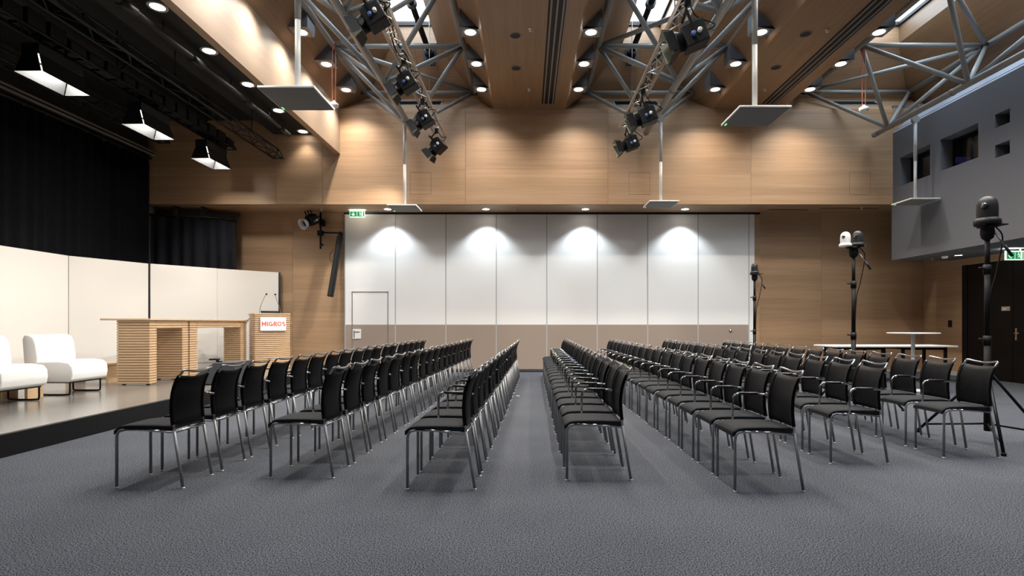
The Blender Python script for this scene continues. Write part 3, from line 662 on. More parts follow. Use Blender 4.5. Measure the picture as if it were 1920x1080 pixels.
# ------------------------------------------------------------------ theatre spotlights
def spotlight(x, y, z, zt, d, label, power, scale=1.0, lit=True, group='theatre spotlights on the lighting trusses', snoot=False):
    """x,y,z centre of the lamp body; hangs from zt; d = aim"""
    t = thing('theatre_spotlight', label, 'spotlight', (x, y, z), group=group)
    R = Vector(d).to_track_quat('X', 'Z').to_matrix().to_4x4()                     # local +x looks along the beam
    X = Matrix.Translation((x, y, z)) @ R @ Matrix.Scale(scale, 4)
    def part(m_, nm, ma, p=None, bevel=0): return m_.xf(X).build(nm, ma, p or t, bevel)
    part(MB().box(-.20, .06, -.115, .115, -.13, .12), 'body', M['black'], bevel=.018)
    part(MB().hexa([(-.17,-.10,.12),(.03,-.10,.12),(.03,.10,.12),(-.17,.10,.12)], [(-.13,-.07,.165),(0,-.07,.165),(0,.07,.165),(-.13,.07,.165)]), 'vent_hood', M['black_metal'])
    part(MB().lathe([(.105,.05),(.105,.13),(.112,.13),(.112,.145)], n=20, ax='x'), 'lens_tube', M['black_metal'])
    part(MB().lathe([(.0,.135),(.06,.142),(.1,.132)], n=20, ax='x', caps=False), 'lens', M['lens_on' if lit else 'lens'])
    if snoot:
        part(MB().lathe([(.112,.145),(.15,.27),(.146,.27),(.108,.15)], n=24, ax='x', caps=False), 'snoot', M['light_grey'])
    for a in range(0 if snoot else 4):
        Rm = Matrix.Rotation(a*PI/2, 4, 'X'); wd = .10 if a % 2 else .115
        b_ = MB().slab([(.15,-.10,.112),(.15,.10,.112),(.265,wd+.015,.155),(.265,-wd-.015,.155)], (-.5,0,1), .004).xf(Rm)
        o_ = part(b_, 'barn_door', M['black'])
        part(MB().slab([(.152,-.098,.111),(.152,.098,.111),(.263,wd+.013,.152),(.263,-wd-.013,.152)], (.5,0,-1), .001).xf(Rm), 'inner_face', M['olive'], o_)
    for s in (-1, 1): part(MB().box(-.075, -.045, s*.122-.006, s*.122+.006, -.02, .25), 'yoke_arm', M['black_metal'])
    part(MB().box(-.075, -.045, -.128, .128, .25, .262), 'yoke_bar', M['black_metal'])
    for k, nm in ((0, 'blue'), (1, 'white')):
        part(MB().lathe([(.014,-.02),(.022,-.01),(.026,.03),(.016,.04)], n=12, ax='y').xf(Matrix.Translation((-.03-.075*k, .14, -.03+.01*k))), 'knob', M[nm])
    top = X @ Vector((-.06, 0, .262))
    MB().tube([top, (x, y, zt)], .014, 8).build('stem', M['black_metal'], t)
    MB().box(x-.035, x+.035, y-.03, y+.03, zt-.05, zt+.05).build('clamp', M['black_metal'], t)
    pts = [X @ Vector((-.2, 0, 0)), X @ Vector((-.32, .03, .02)), Vector((x+.12, y, (z+zt)/2+.05)), Vector((x+.03, y+.02, zt))]
    MB().tube(arc(pts, 5), .008, 6).build('cable', M['black_metal'], t)
    if power:
        p = X @ Vector((.17, 0, 0)); lamp('SPOT', 'bulb', tuple(p), power, NEUTRAL, t, d, 52, .8, .07)
left_l = [(6.73, 4.97), (8.57, 4.97), (10.10, 4.97), (11.64, 4.97)]
tgt = [(-7.4, 6.9, 1.6), (-7.4, 8.8, 1.6), (-7.2, 10.4, 1.6), (-6.1, 12.7, 1.5)]
def to(p, q): return tuple(Vector(q) - Vector(p))
for i, (y, z) in enumerate(left_l):
    spotlight(-1.95, y, z, 5.34, to((-1.95, y, z), tgt[i]), 'black theatre spotlight with barn doors, %s from oak wall on truss beside the stage' % ORD[4-i], P_SPOT * (1.3 if i == 3 else .9), 1.0)
tgt = [(-7.4, 8.0, 1.2), (-7.2, 10.6, 1.4), (-7.0, 10.9, 1.3)]
for i, (y, z, sc) in enumerate(((6.97, 4.86, 1.15), (9.63, 4.86, 1.1), (11.07, 4.86, 1.0))):
    spotlight(2.07, y, z, 5.34, to((2.07, y, z), tgt[i]), 'black theatre spotlight with barn doors, %s from oak wall on the middle truss' % ORD[3-i], P_SPOT * .8, sc)
for (x, y, z, who, q) in ((-2.0, 5.2, 5.0, 'truss beside the stage', (-6.6, 7.2, .6)), (2.07, 5.3, 4.9, 'middle truss', (-6.6, 8.2, .8))):  # unseen extra spotlights, added to light the stage chairs and desk
    spotlight(x, y, z, 5.34, to((x, y, z), q), 'added unseen theatre spotlight above the picture edge on the ' + who, P_SPOT, 1.0)
# ================================================================== stage dressing
def curtain(name, pts, z0, z1, label, material, amp=.05, period=.22, ztrack=None):
    """pleated cloth following the plan polyline pts"""
    t = thing(name, label, 'curtain', (pts[0][0], pts[0][1], z0))
    P = [Vector((p[0], p[1], 0)) for p in pts]; seg = [(P[i+1]-P[i]).length for i in range(len(P)-1)]; tot = sum(seg)
    nu = int(tot / period * 8)
    def f(u, v):
        s = u * tot; i = 0
        while i < len(seg)-1 and s > seg[i]: s -= seg[i]; i += 1
        d = (P[i+1]-P[i]).normalized(); n = Vector((-d.y, d.x, 0)); q = P[i] + d*s
        ph = u*tot/period*2*PI; a = amp*(.55+.45*v if False else 1)
        off = math.sin(ph + .6*math.sin(ph*.37)) * a * (1.0 - .45*v) + .02*math.sin(ph*.21+1)
        q = q + n*off; return (q.x, q.y, z0 + (z1-z0)*v)
    MB().grid(f, nu, 4, (.004, .002, 0)).build('cloth', material, t)
    m_ = MB().tube([(p[0], p[1], z1+.05) for p in pts], .028, 8); m_.build('rail', M['dark_grey'], t)
    k = 0; s = .1
    while s < tot:
        q = s; i = 0
        while i < len(seg)-1 and q > seg[i]: q -= seg[i]; i += 1
        c_ = P[i] + (P[i+1]-P[i]).normalized()*q
        MB().box(c_.x-.008, c_.x+.008, c_.y-.008, c_.y+.008, z1-.03, z1+.03).build('hook', M['steel'], t); s += .44
    return t
curtain('stage_curtain', [(-8.63, 3.0), (-8.63, 12.385)], .2, 4.92, 'floor-length black velvet curtain along the stage wall', M['velvet'], .04, .24)
tr = thing('curtain_track', 'dark metal curtain track with pale edge along the stage wall', 'track', (-8.6, 12.3, 5.0))
MB().box(-8.70, -8.50, 1.0, 12.32, 5.02, 5.10).build('profile', M['dark_grey'], tr); MB().box(-8.50, -8.47, 1.0, 12.32, 5.0, 5.03).build('edge', M['housing_plate'], tr)
MB().box(-8.50, -8.46, 1.0, 12.32, 5.08, 5.10).build('edge', M['housing_plate'], tr)
curtain('stage_curtain', [(-8.69, 12.46), (-7.9, 12.66), (-7.2, 12.85), (-6.98, 12.97)], .2, 3.66, 'short dark curtain hanging under the soffit behind the backdrop', M['velvet_side'], .045, .26)
tr = thing('curtain_track', 'curved black multi-rail curtain track under the soffit', 'track', (-7.6, 12.7, 3.75))
for k in range(4): MB().tube([(-8.6,12.52+.03*k,3.74+.035*k),(-7.9,12.60+.03*k,3.74+.035*k),(-7.2,12.80+.03*k,3.74+.035*k),(-6.9,12.95+.02*k,3.74+.035*k)], .011, 6).build('rail', M['dark_grey'], tr)
MB().box(-7.62, -7.56, 12.62, 12.80, 3.72, 3.93).build('bracket', M['dark_grey'], tr); MB().box(-8.2, -8.14, 12.52, 12.7, 3.72, 3.93).build('bracket', M['dark_grey'], tr)

# curved backdrop of cream panels
AR = [(-8.05, 5.95), (-8.40, 7.30), (-8.47, 8.68), (-8.49, 10.01), (-7.92, 11.35), (-7.07, 12.33), (-6.10, 13.28)]
names = ['cream backdrop panel out at the picture edge', 'cream backdrop panel behind the first lounge chair', 'cream backdrop panel behind the second lounge chair', 'cream backdrop panel before the dark overlap joint', 'cream backdrop panel behind the slatted desks', 'last cream backdrop panel behind the lectern']
for i in range(len(AR)-1):
    a, b_ = Vector((*AR[i], 0)), Vector((*AR[i+1], 0)); d = (b_-a).normalized(); n = Vector((d.y, -d.x, 0))   # n faces the hall
    if n.x < 0: n = -n
    a2, b2 = a + d*.004, b_ - d*(.004 if i != 3 else .03)
    off = n * (.03 if i == 4 else 0)
    t = thing('backdrop_panel', names[i], 'panel', (a.x, a.y, .2), group='cream backdrop panels')
    lo = [tuple(p + off + Vector((0,0,.2))) for p in (a2, b2, b2 - n*.05, a2 - n*.05)]; hi = [(p[0], p[1], 2.45) for p in lo]
    MB().hexa([(p[0],p[1],.32) for p in lo], hi).build('fabric_panel', M['backdrop'], t, .004, 1)
    MB().hexa([tuple(p + off + Vector((0,0,.2))) for p in (a2-n*.008, b2-n*.008, b2-n*.045, a2-n*.045)], [(p.x, p.y, .32) for p in (a2-n*.008+off, b2-n*.008+off, b2-n*.045+off, a2-n*.045+off)]).build('base_rail', M['backdrop'], t)
    if i == 3: MB().hexa([tuple(p + Vector((0,0,.2))) for p in (b_-d*.03, b_+d*.015, b_+d*.015-n*.05, b_-d*.03-n*.05)], [(p.x,p.y,2.45) for p in (b_-d*.03, b_+d*.015, b_+d*.015-n*.05, b_-d*.03-n*.05)]).build('edge_profile', M['dark_grey'], t)
    if i == 5: MB().hexa([tuple(p + Vector((0,0,.2))) for p in (b2, b2+d*.05, b2+d*.05-n*.05, b2-n*.05)], [(p.x,p.y,2.45) for p in (b2, b2+d*.05, b2+d*.05-n*.05, b2-n*.05)]).build('edge_profile', M['dark_grey'], t)

# slatted desks
PITCH, SH = .0437, .0300
def slat_stack(t, x0, x1, y0, y1, z0, z1, core=True):
    """every slat runs round a block; one mesh shared by all of them"""
    n = int(round((z1 - z0) / PITCH)); p = (z1 - z0) / n
    if core: MB().box(x0+.012, x1-.012, y0+.012, y1-.012, z0, z1).build('core', M['core'], t)
    o = MB().box(x0, x1, y0, y1, z0+.008, z0+.008+SH).build('slat', M['slat'], t)
    for k in range(1, n): copy_at(o, 0, 0, k*p)
def desk(label, x0, x1, y0, y1, tx0, ty0, ty1, lw=.17):
    t = thing('slatted_desk', label, 'desk', ((x0+x1)/2, y0, .2), group='slatted stage desks')
    zt = 1.245
    MB().box(tx0, x1+.04, ty0, ty1, zt, zt+.03).build('top', M['slat'], t, .003, 1)
    for (a, b_) in ((y0, y0+lw), (y1-lw, y1)): slat_stack(t, x0, x1, a, b_, .215, zt)
    slat_stack(t, x1-.06, x1, y0+lw, y1-lw, zt-.131, zt)
    for (a, b_) in ((y0, y0+lw), (y1-lw, y1)):
        for xx in (x0+.05, x1-.09): MB().box(xx, xx+.04, a+.05, a+.09, .2, .215).build('foot', M['black'], t)
desk('light oak slatted high desk with overhanging top near the lounge chairs', -6.62, -6.09, 8.72, 9.72, -6.86, 8.68, 9.735)
desk('light oak slatted high desk standing beside the lectern', -6.45, -6.09, 9.76, 11.73, -6.50, 9.74, 11.76, .24)

# lectern, turned towards the seats
A_ = math.radians(40)
t = thing('lectern', 'light oak slatted lectern with a lit white logo board', 'lectern', (-5.84, 11.6, .2), A_)
W_, D_, HT = .72, .50, 1.19            # local: x along the front, y backwards
def slat_stack_local(t, x0, x1, y0, y1, z0, z1):
    n = int(round((z1 - z0) / PITCH)); p = (z1 - z0) / n
    MB().box(x0+.012, x1-.012, y0+.012, y1-.012, z0, z1).build('core', M['core'], t)
    o = MB().box(x0, x1, y0, y1, z0+.008, z0+.008+SH).build('slat', M['slat'], t)
    for k in range(1, n): copy_at(o, 0, 0, k*p)
slat_stack_local(t, 0, W_, 0, D_, .015, HT)
MB().box(-.02, W_+.01, -.01, D_+.02, HT, HT+.028).build('top', M['slat'], t, .003, 1)
lb = MB().box(.105, .625, -.035, -.012, .84, 1.13).build('logo_board', M['logo_white'], t)
MB().box(.2, .55, -.012, .0, .9, 1.05).build('bracket', M['dark_grey'], t)
def text(name, body, size, loc, rot, material, parent, bold=0, sx=1.0):
    c = bpy.data.curves.new(name, 'FONT'); c.body = body; c.size = size; c.align_x = 'CENTER'; c.align_y = 'CENTER'; c.extrude = .0015; c.offset = bold
    c.materials.append(material); o = bpy.data.objects.new(name, c); COL.objects.link(o); o.parent = parent; q = ORIGIN.get(parent.name, (0,0,0))
    bpy.context.view_layer.update()
    me = bpy.data.meshes.new_from_object(o.evaluated_get(bpy.context.evaluated_depsgraph_get())); bpy.data.objects.remove(o)
    o = bpy.data.objects.new(name, me); COL.objects.link(o); o.parent = parent
    o.location = tuple(loc[k]-q[k] for k in range(3)); o.rotation_euler = rot; o.scale = (sx,1,1); return o
def stroke(m_, pts, w_, y0, y1):
    """flat ribbon of width w_ along 2-D pts in the x-z plane"""
    P = [Vector((p[0], p[1])) for p in pts]; L_, R_ = [], []
    for k in range(len(P)):
        d = (P[min(k+1, len(P)-1)] - P[max(k-1, 0)]).normalized(); n = Vector((-d.y, d.x)) * w_/2
        L_.append(P[k] + n); R_.append(P[k] - n)
    for k in range(len(P)-1):
        q = [L_[k], L_[k+1], R_[k+1], R_[k]]
        m_.hexa([(a.x, y1, a.y) for a in q], [(a.x, y0, a.y) for a in q])
def ell(cx, cz, rx, rz, a0, a1, n=14): return [(cx + rx*math.cos(math.radians(a0+(a1-a0)*k/n)), cz + rz*math.sin(math.radians(a0+(a1-a0)*k/n))) for k in range(n+1)]
def letters(m_, x, z, h, y0, y1, w_=.021):
    """capital letters of the logo, drawn with bold strokes"""
    a = w_/2
    def S(*pts): stroke(m_, pts, w_, y0, y1)
    def A(pts): stroke(m_, pts, w_*.92, y0, y1)
    S((x+a,z),(x+a,z+h)); S((x+a*.8,z+h-a*.4),(x+.045,z+h*.30)); S((x+.045,z+h*.30),(x+.09-a*.8,z+h-a*.4)); S((x+.09-a,z),(x+.09-a,z+h)); x += .106
    S((x+a,z),(x+a,z+h)); x += .035
    A(ell(x+.042,z+h/2,.034,h/2-a,45,335)); S((x+.045,z+h*.42),(x+.082,z+h*.42)); S((x+.073,z+h*.48),(x+.073,z+a)); x += .097
    S((x+a,z),(x+a,z+h)); A([(x+a,z+h-a),(x+.035,z+h-a)]+ell(x+.035,z+h*.70,.026,h*.30-a,90,-90)+[(x+a,z+h*.40+a*.2)]); S((x+.035,z+h*.42),(x+.070,z)); x += .080
    A(ell(x+.044,z+h/2,.036,h/2-a,0,360,20)); x += .098
    A(ell(x+.034,z+h*.735,.024,h*.265-a,35,255,10)+ell(x+.034,z+h*.265,.024,h*.265-a*.9,80,-145,10))
m_ = MB(); letters(m_, .128, .937, .098, -.0375, -.034); m_.build('lettering', M['logo_red'], lb)
sc = MB().hexa([(.17,.17,HT+.028),(.55,.17,HT+.028),(.55,.19,HT+.028),(.17,.19,HT+.028)],[(.17,.22,HT+.085),(.55,.22,HT+.085),(.55,.24,HT+.085),(.17,.24,HT+.085)]).build('monitor', M['black'], t)
for xx, bend in ((.14, .10), (.58, -.16)):
    g = MB().tube(arc([(xx,.2,HT+.03),(xx+bend*.25,.19,HT+.2),(xx+bend*.8,.12,HT+.38),(xx+bend,.05,HT+.44)], 5), .006, 6).build('gooseneck', M['steel'], t)
    MB().lathe([(.006,-.03),(.017,-.02),(.017,.025),(.006,.03)], (xx+bend,.03,HT+.445), 10, 'y').build('microphone', M['black'], g)
MB().tube(arc([(-.03,.02,HT-.02),(-.12,.0,HT-.1),(-.17,.0,HT-.2)], 5), .008, 6).build('gooseneck_lamp', M['steel'], t)

# lounge chairs
def lounge(x0, x1, y0, y1, label):
    t = thing('lounge_chair', label, 'lounge chair', ((x0+x1)/2, (y0+y1)/2, .2), group='white lounge chairs on the stage')
    def pad(pts, y0_, y1_, nm, bev):
        k = len(pts); m_ = MB(); m_.v = [(p[0], y0_, p[1]) for p in pts] + [(p[0], y1_, p[1]) for p in pts]
        m_.f = [tuple(range(k)), tuple(range(2*k-1, k-1, -1))] + [(j, k+j, k+(j+1) % k, (j+1) % k) for j in range(k)]; m_.sm = [False, False] + [True]*k
        o = m_.build(nm, M['lounge'], t, bev, 3)
        for p in o.data.polygons: p.use_smooth = True
        o.data.set_sharp_from_angle(angle=math.radians(32))
        return o
    f = x1
    pad([(x0+.10,.385),(f-.06,.385),(f-.015,.42),(f,.50),(f-.01,.60),(f-.06,.655),(f-.2,.675),(x0+.10,.665)], y0, y1, 'seat', .018)
    pad([(x0+.04,.40),(x0+.14,.50),(x0+.16,.72),(x0+.13,.92),(x0+.10,1.0),(x0+.03,1.04),(x0-.03,1.03),(x0-.05,.97),(x0-.03,.70),(x0,.42)], y0-.005, y1+.005, 'backrest', .014)
    for yy in (y0+.05, y1-.05):
        MB().tube(arc([(x0+.16,yy,.39),(x0+.16,yy,.27),(x0+.165,yy,.225),(x0+.2,yy,.212),(f-.12,yy,.212),(f-.085,yy,.225),(f-.08,yy,.27),(f-.08,yy,.39)], 4), .011, 8).build('leg', M['black_metal'], t)
    MB().box(x0+.1, f-.06, y0+.04, y1-.04, .372, .386).build('base_frame', M['black_metal'], t)
lounge(-6.86, -6.22, 7.40, 8.03, 'white upholstered lounge chair beside the slatted desk')
lounge(-6.86, -6.22, 6.40, 7.03, 'white upholstered lounge chair cut off by the picture edge')
t = thing('side_table', 'low oak bench behind the lounge chair by the slatted desk', 'bench', (-7.3, 9.3, .2))
MB().box(-7.75, -6.95, 9.0, 9.4, .50, .53).build('top', M['slat'], t); MB().box(-7.70, -7.66, 9.02, 9.38, .2, .5).build('leg', M['slat'], t); MB().box(-7.03, -6.99, 9.02, 9.38, .2, .5).build('leg', M['slat'], t)
MB().box(-7.66, -7.03, 9.15, 9.19, .24, .29).build('stretcher', M['slat'], t)
t = thing('side_table', 'small oak cube table between the two lounge chairs', 'side table', (-6.75, 7.22, .2))
MB().box(-6.95, -6.55, 7.09, 7.34, .42, .45).build('top', M['slat'], t); MB().box(-6.94, -6.90, 7.10, 7.33, .2, .42).build('leg', M['slat'], t); MB().box(-6.60, -6.56, 7.10, 7.33, .2, .42).build('leg', M['slat'], t)

# stage monitor screen at the stage edge
t = thing('stage_monitor', 'slate grey wedge monitor tilted up at the stage edge', 'monitor', (-5.1, 8.95, .2))
pf = [(-4.70,.215),(-4.70,.57),(-5.03,.56),(-5.52,.23),(-5.52,.215)]
m_ = MB().slab([(p[0], 8.7, p[1]) for p in pf], (0,1,0), .55); m_.build('cabinet', M['screen_grey'], t, .006, 1)
MB().slab([(-5.055,8.73,.552),(-5.055,9.22,.552),(-5.49,9.22,.258),(-5.49,8.73,.258)], (-.33,0,.49), .006).build('screen', M['lens'], t)
for xx in (-5.45, -4.80):
    for yy in (8.76, 9.14): MB().box(xx, xx+.05, yy, yy+.05, .2, .216).build('foot', M['black'], t)
t = thing('clip_camera', 'small black camera sitting on the wedge monitor edge', 'camera', (-5.0, 8.78, .57))
MB().box(-5.04, -4.96, 8.75, 8.81, .566, .585).build('clip', M['black'], t); MB().tube([(-5.0,8.78,.58),(-5.05,8.78,.60)], .012, 8).build('post', M['black'], t); MB().box(-5.15, -5.0, 8.74, 8.82, .597, .625).build('bar', M['black'], t, .008)

# wall spotlight on its bracket, column loudspeaker
t = thing('speaker_bracket', 'black pipe bracket on the oak wall beside the partition', 'bracket', (-5.05, 13.3, 3.2))
MB().tube([(-5.04,13.2,3.90),(-5.04,13.2,3.02)], .026, 10).build('post', M['black_metal'], t)
MB().box(-5.08, -5.0, 13.2, 13.4, 3.60, 3.75).build('wall_plate', M['black_metal'], t)
MB().box(-5.10, -4.98, 13.14, 13.26, 3.34, 3.46).build('clamp', M['black_metal'], t)
MB().tube([(-5.04,13.2,3.42),(-4.60,13.16,3.40)], .022, 10).build('arm', M['black_metal'], t)
MB().box(-5.02, -4.96, 13.12, 13.18, 3.08, 3.14).build('knob', M['black_metal'], t)
t = thing('column_speaker', 'slim black column loudspeaker tilted beside the partition edge', 'speaker', (-4.6, 13.12, 1.9))
X_ = Matrix.Translation((-4.63, 13.06, 2.58)) @ Matrix.Rotation(math.radians(8.0), 4, 'Y') @ Matrix.Rotation(math.radians(-4), 4, 'X')
MB().box(-.065, .065, -.05, .05, -.75, .75).xf(X_).build('cabinet', M['black'], t, .012)
MB().box(-.045, .03, -.056, -.049, -.73, .73).xf(X_).build('grille', M['dark_grey'], t)
MB().lathe([(.05,-.04),(.05,.04)], (0,0,.80), 12, 'y').xf(X_).build('hinge', M['black_metal'], t)
MB().tube(arc([(-4.70,13.12,3.0),(-4.80,13.15,2.85),(-4.78,13.15,2.72),(-4.70,13.12,2.7)], 5), .006, 6).build('cable', M['black'], t)
spotlight(-5.22, 13.0, 3.66, 3.78, (-.50, -.80, -.52), 'lit black spotlight on the oak wall beside the partition', 200, .9, True, None, True)

# exit signs
def exit_sign(x, y, z, wd, ht, label, zt):
    t = thing('exit_sign', label, 'exit sign', (x, y, z))
    MB().box(x-wd/2, x+wd/2, y-.02, y+.02, z, z+ht).build('housing', M['sign_white'], t)
    o = MB().box(x-wd/2+.01, x-.006, y-.0225, y-.0195, z+.02, z+ht-.025).build('arrow_field', M['sign_green'], t)
    a = x - wd/4; c = z + ht*.48; h = ht*.3
    MB().slab([(a-.012,y-.0235,c+h*.9),(a-.012,y-.0235,c-.0),(a-h,y-.0235,c-.0),(a,y-.0235,c-h),(a+h,y-.0235,c),(a+.012,y-.0235,c),(a+.012,y-.0235,c+h*.9)], (0,1,0), .002).build('arrow', M['sign_white'], o)
    o = MB().box(x+.006, x+wd/2-.01, y-.0225, y-.0195, z+.02, z+ht-.025).build('figure_field', M['sign_green'], t)
    f = MB(); b = x + wd/4
    f.box(b+.02, b+.055, y-.0245, y-.0225, z+.025, z+ht-.03)                     # doorway
    for p, q in (((b-.02,c+.03),(b-.005,c-.005)), ((b-.005,c-.005),(b+.015,c-.045)), ((b-.005,c-.005),(b-.035,c-.04)), ((b-.018,c+.025),(b+.012,c+.012)), ((b-.018,c+.025),(b-.045,c+.01))):
        f.tube([(p[0],y-.0235,p[1]),(q[0],y-.0235,q[1])], .005, 6)
    f.lathe([(.0,-.001),(.011,-.001),(.011,.001)], (b-.02,y-.0235,c+.046), 10, 'y')
    f.build('running_figure', M['sign_white'], o)
    for s in (-1, 1): MB().box(x+s*wd*.35-.006, x+s*wd*.35+.006, y-.006, y+.006, z+ht, zt).build('bracket', M['light_grey'], t)
    lamp('AREA', 'bulb', (x, y, z+ht+.01), 5, (.85,1,.95), t, (0,.3,1), sx=wd, sy=.04)
exit_sign(-4.08, 13.0, 3.745, .36, .165, 'green lit exit sign under the soffit at the partition edge', ZS)
exit_sign(9.42, 10.45, 2.42, .34, .18, 'green lit exit sign above the black door', 2.65)
text('lettering', 'Saal 1', .062, (XR-.0095, 11.09, 1.50), (PI/2, 0, -PI/2), M['white'], sg, .0018)
sw = MB().box(XR-.014, XR, 12.50, 12.60, 1.11, 1.27).build('light_switch', M['black']); tag(sw, 'small black switch plate on the oak side wall', 'switch')

# ================================================================== seats
def chair_proto(arm):
    t = thing('conference_chair', 'x', 'chair')
    W2 = .172
    prof = [(.181,.405),(.176,.46),(.167,.55),(.168,.63),(.180,.715),(.207,.79),(.238,.838)]
    P = arc([(p[0], 0, p[1]) for p in prof], 4)
    def py(z):
        for i in range(len(P)-1):
            if P[i].z <= z <= P[i+1].z: k = (z-P[i].z)/(P[i+1].z-P[i].z); return P[i].x*(1-k)+P[i+1].x*k
        return P[-1].x
    # seat pad: waterfall front, rounded edges
    def f(u, v):
        y = (u-.5)*.352; x = -.262 + v*.43
        z = .452 + .006*math.sin(PI*v) - .030*max(0, 1 - v/.16)**2 - .006*(abs(2*u-1)**6)
        return (x, y, z)
    m_ = MB().grid(f, 8, 10, (0,0,-.030)); m_.build('seat', M['seat'], t)
    m_ = MB()
    def g(u, v):
        z = .455 + v*.365; y = (u-.5)*.366; bow = (1-(2*u-1)**2)
        z2 = z - .020*bow*v*v
        return (py(z2) + .028*bow*(.25+.75*v) - .0125*(1-bow)**4 - .003, y, z2)
    m_.grid(g, 12, 9, (.004,0,0))
    for s in (-1, 1):                                            # hem sleeves round the uprights
        pts = [(p.x, s*W2, p.z) for p in P if .455 <= p.z <= .815]; m_.tube(pts, .0125, 8)
    m_.build('backrest', M['mesh'], t)
    for s in (-1, 1):
        y = s*W2
        l = MB().tube([(-.243,y,.004),(-.243,y,.36),(-.238,y,.395),(-.222,y,.416),(-.19,y,.424)], .0105, 8).build('leg', M['leg_steel'], t)
        MB().lathe([(.013,0),(.013,.006),(.010,.008)], (-.243,y,0), 8).build('glide', M['glide'], l)
        l = MB().tube([(.243,y,.004),(.178,y,.415)], .0105, 8).build('leg', M['leg_steel'], t)
        MB().lathe([(.013,0),(.013,.006),(.010,.008)], (.243,y,0), 8).build('glide', M['glide'], l)
        MB().tube([(-.20,y,.4235),(-.05,y,.422),(.182,y,.405)], .010, 8).build('side_rail', M['chrome'], t)
    MB().tube([(.182,-W2,.405),(.182,W2,.405)], .010, 8).build('rear_rail', M['chrome'], t)
    up = [(p.x, -W2, p.z) for p in P]
    top = arc([(.2385,-W2,.839),(.245,-W2+.007,.851),(.252,-W2+.028,.851),(.260,-.08,.841),(.264,0,.836),(.260,.08,.841),(.252,W2-.028,.851),(.245,W2-.007,.851),(.2385,W2,.839)], 4)
    dn = [(p.x, W2, p.z) for p in reversed(P)]
    MB().tube([(p[0],p[1],p[2]) for p in up][:-1] + [tuple(p) for p in top] + dn[1:], .0088, 8).build('back_frame', M['chrome'], t)
    if arm:
        y = -W2 - .030
        a = MB().tube(arc([(-.10,-W2,.424),(-.10,y+.008,.44),(-.10,y,.47),(-.098,y,.58),(-.085,y,.622),(-.05,y,.640),(.05,y,.640),(.165,y+.006,.632),(.172,-W2,.628)], 4), .0095, 8).build('armrest', M['chrome'], t)
        MB().tube([(-.05,y,.641),(-.04,y,.642),(.09,y,.640),(.10,y,.639)], [.0105,.0118,.0118,.0105], 10).build('arm_pad', M['pad'], a)
    return t
def move(o, loc, rz, label):
    o.location = loc; o.rotation_euler = (0,0,rz); o['label'] = label; o['group'] = 'black conference chairs in seven rows'
plain, armed = chair_proto(False), chair_proto(True)
ROWS = [  # near y, far y (near-side feet), rear-foot x at both ends, number
    (3.914, 11.69, -2.485, -2.23, 18), (4.17, 11.90, -1.49, -1.22, 18), (3.885, 11.62, -.371, -.155, 18),
    (4.11, 11.85, .791, .855, 18), (3.834, 11.57, 1.96, 1.85, 18), (4.60, 11.43, 3.07, 3.02, 16), (4.80, 10.75, 4.185, 4.085, 14)]
rowname = ['row closest to the stage', 'second row from the stage', 'row just before the aisle', 'row just after the aisle', 'fifth row from the stage', 'sixth row from the stage', 'row closest to the camera stands']
used = set()
for r, (y0, y1, xa, xb, n) in enumerate(ROWS):
    for k in range(n):
        f = k/(n-1); y = y0 + (y1-y0)*f; x = xa + (xb-xa)*f
        src = plain if k == 0 and r != 5 else armed
        lab = ('armless black mesh chair at near end of the ' if src is plain else 'black mesh chair, %s from near end of the ' % ORD[k+1]) + rowname[r]
        o = src if src.name not in used else copy_tree(src)
        used.add(src.name)
        move(o, (x - .243 + (random.uniform(-.008,.008) if k else 0), y + .172, 0), (random.uniform(-.02,.02) if k else 0) - math.atan2(xb-xa, y1-y0)*.6, lab)

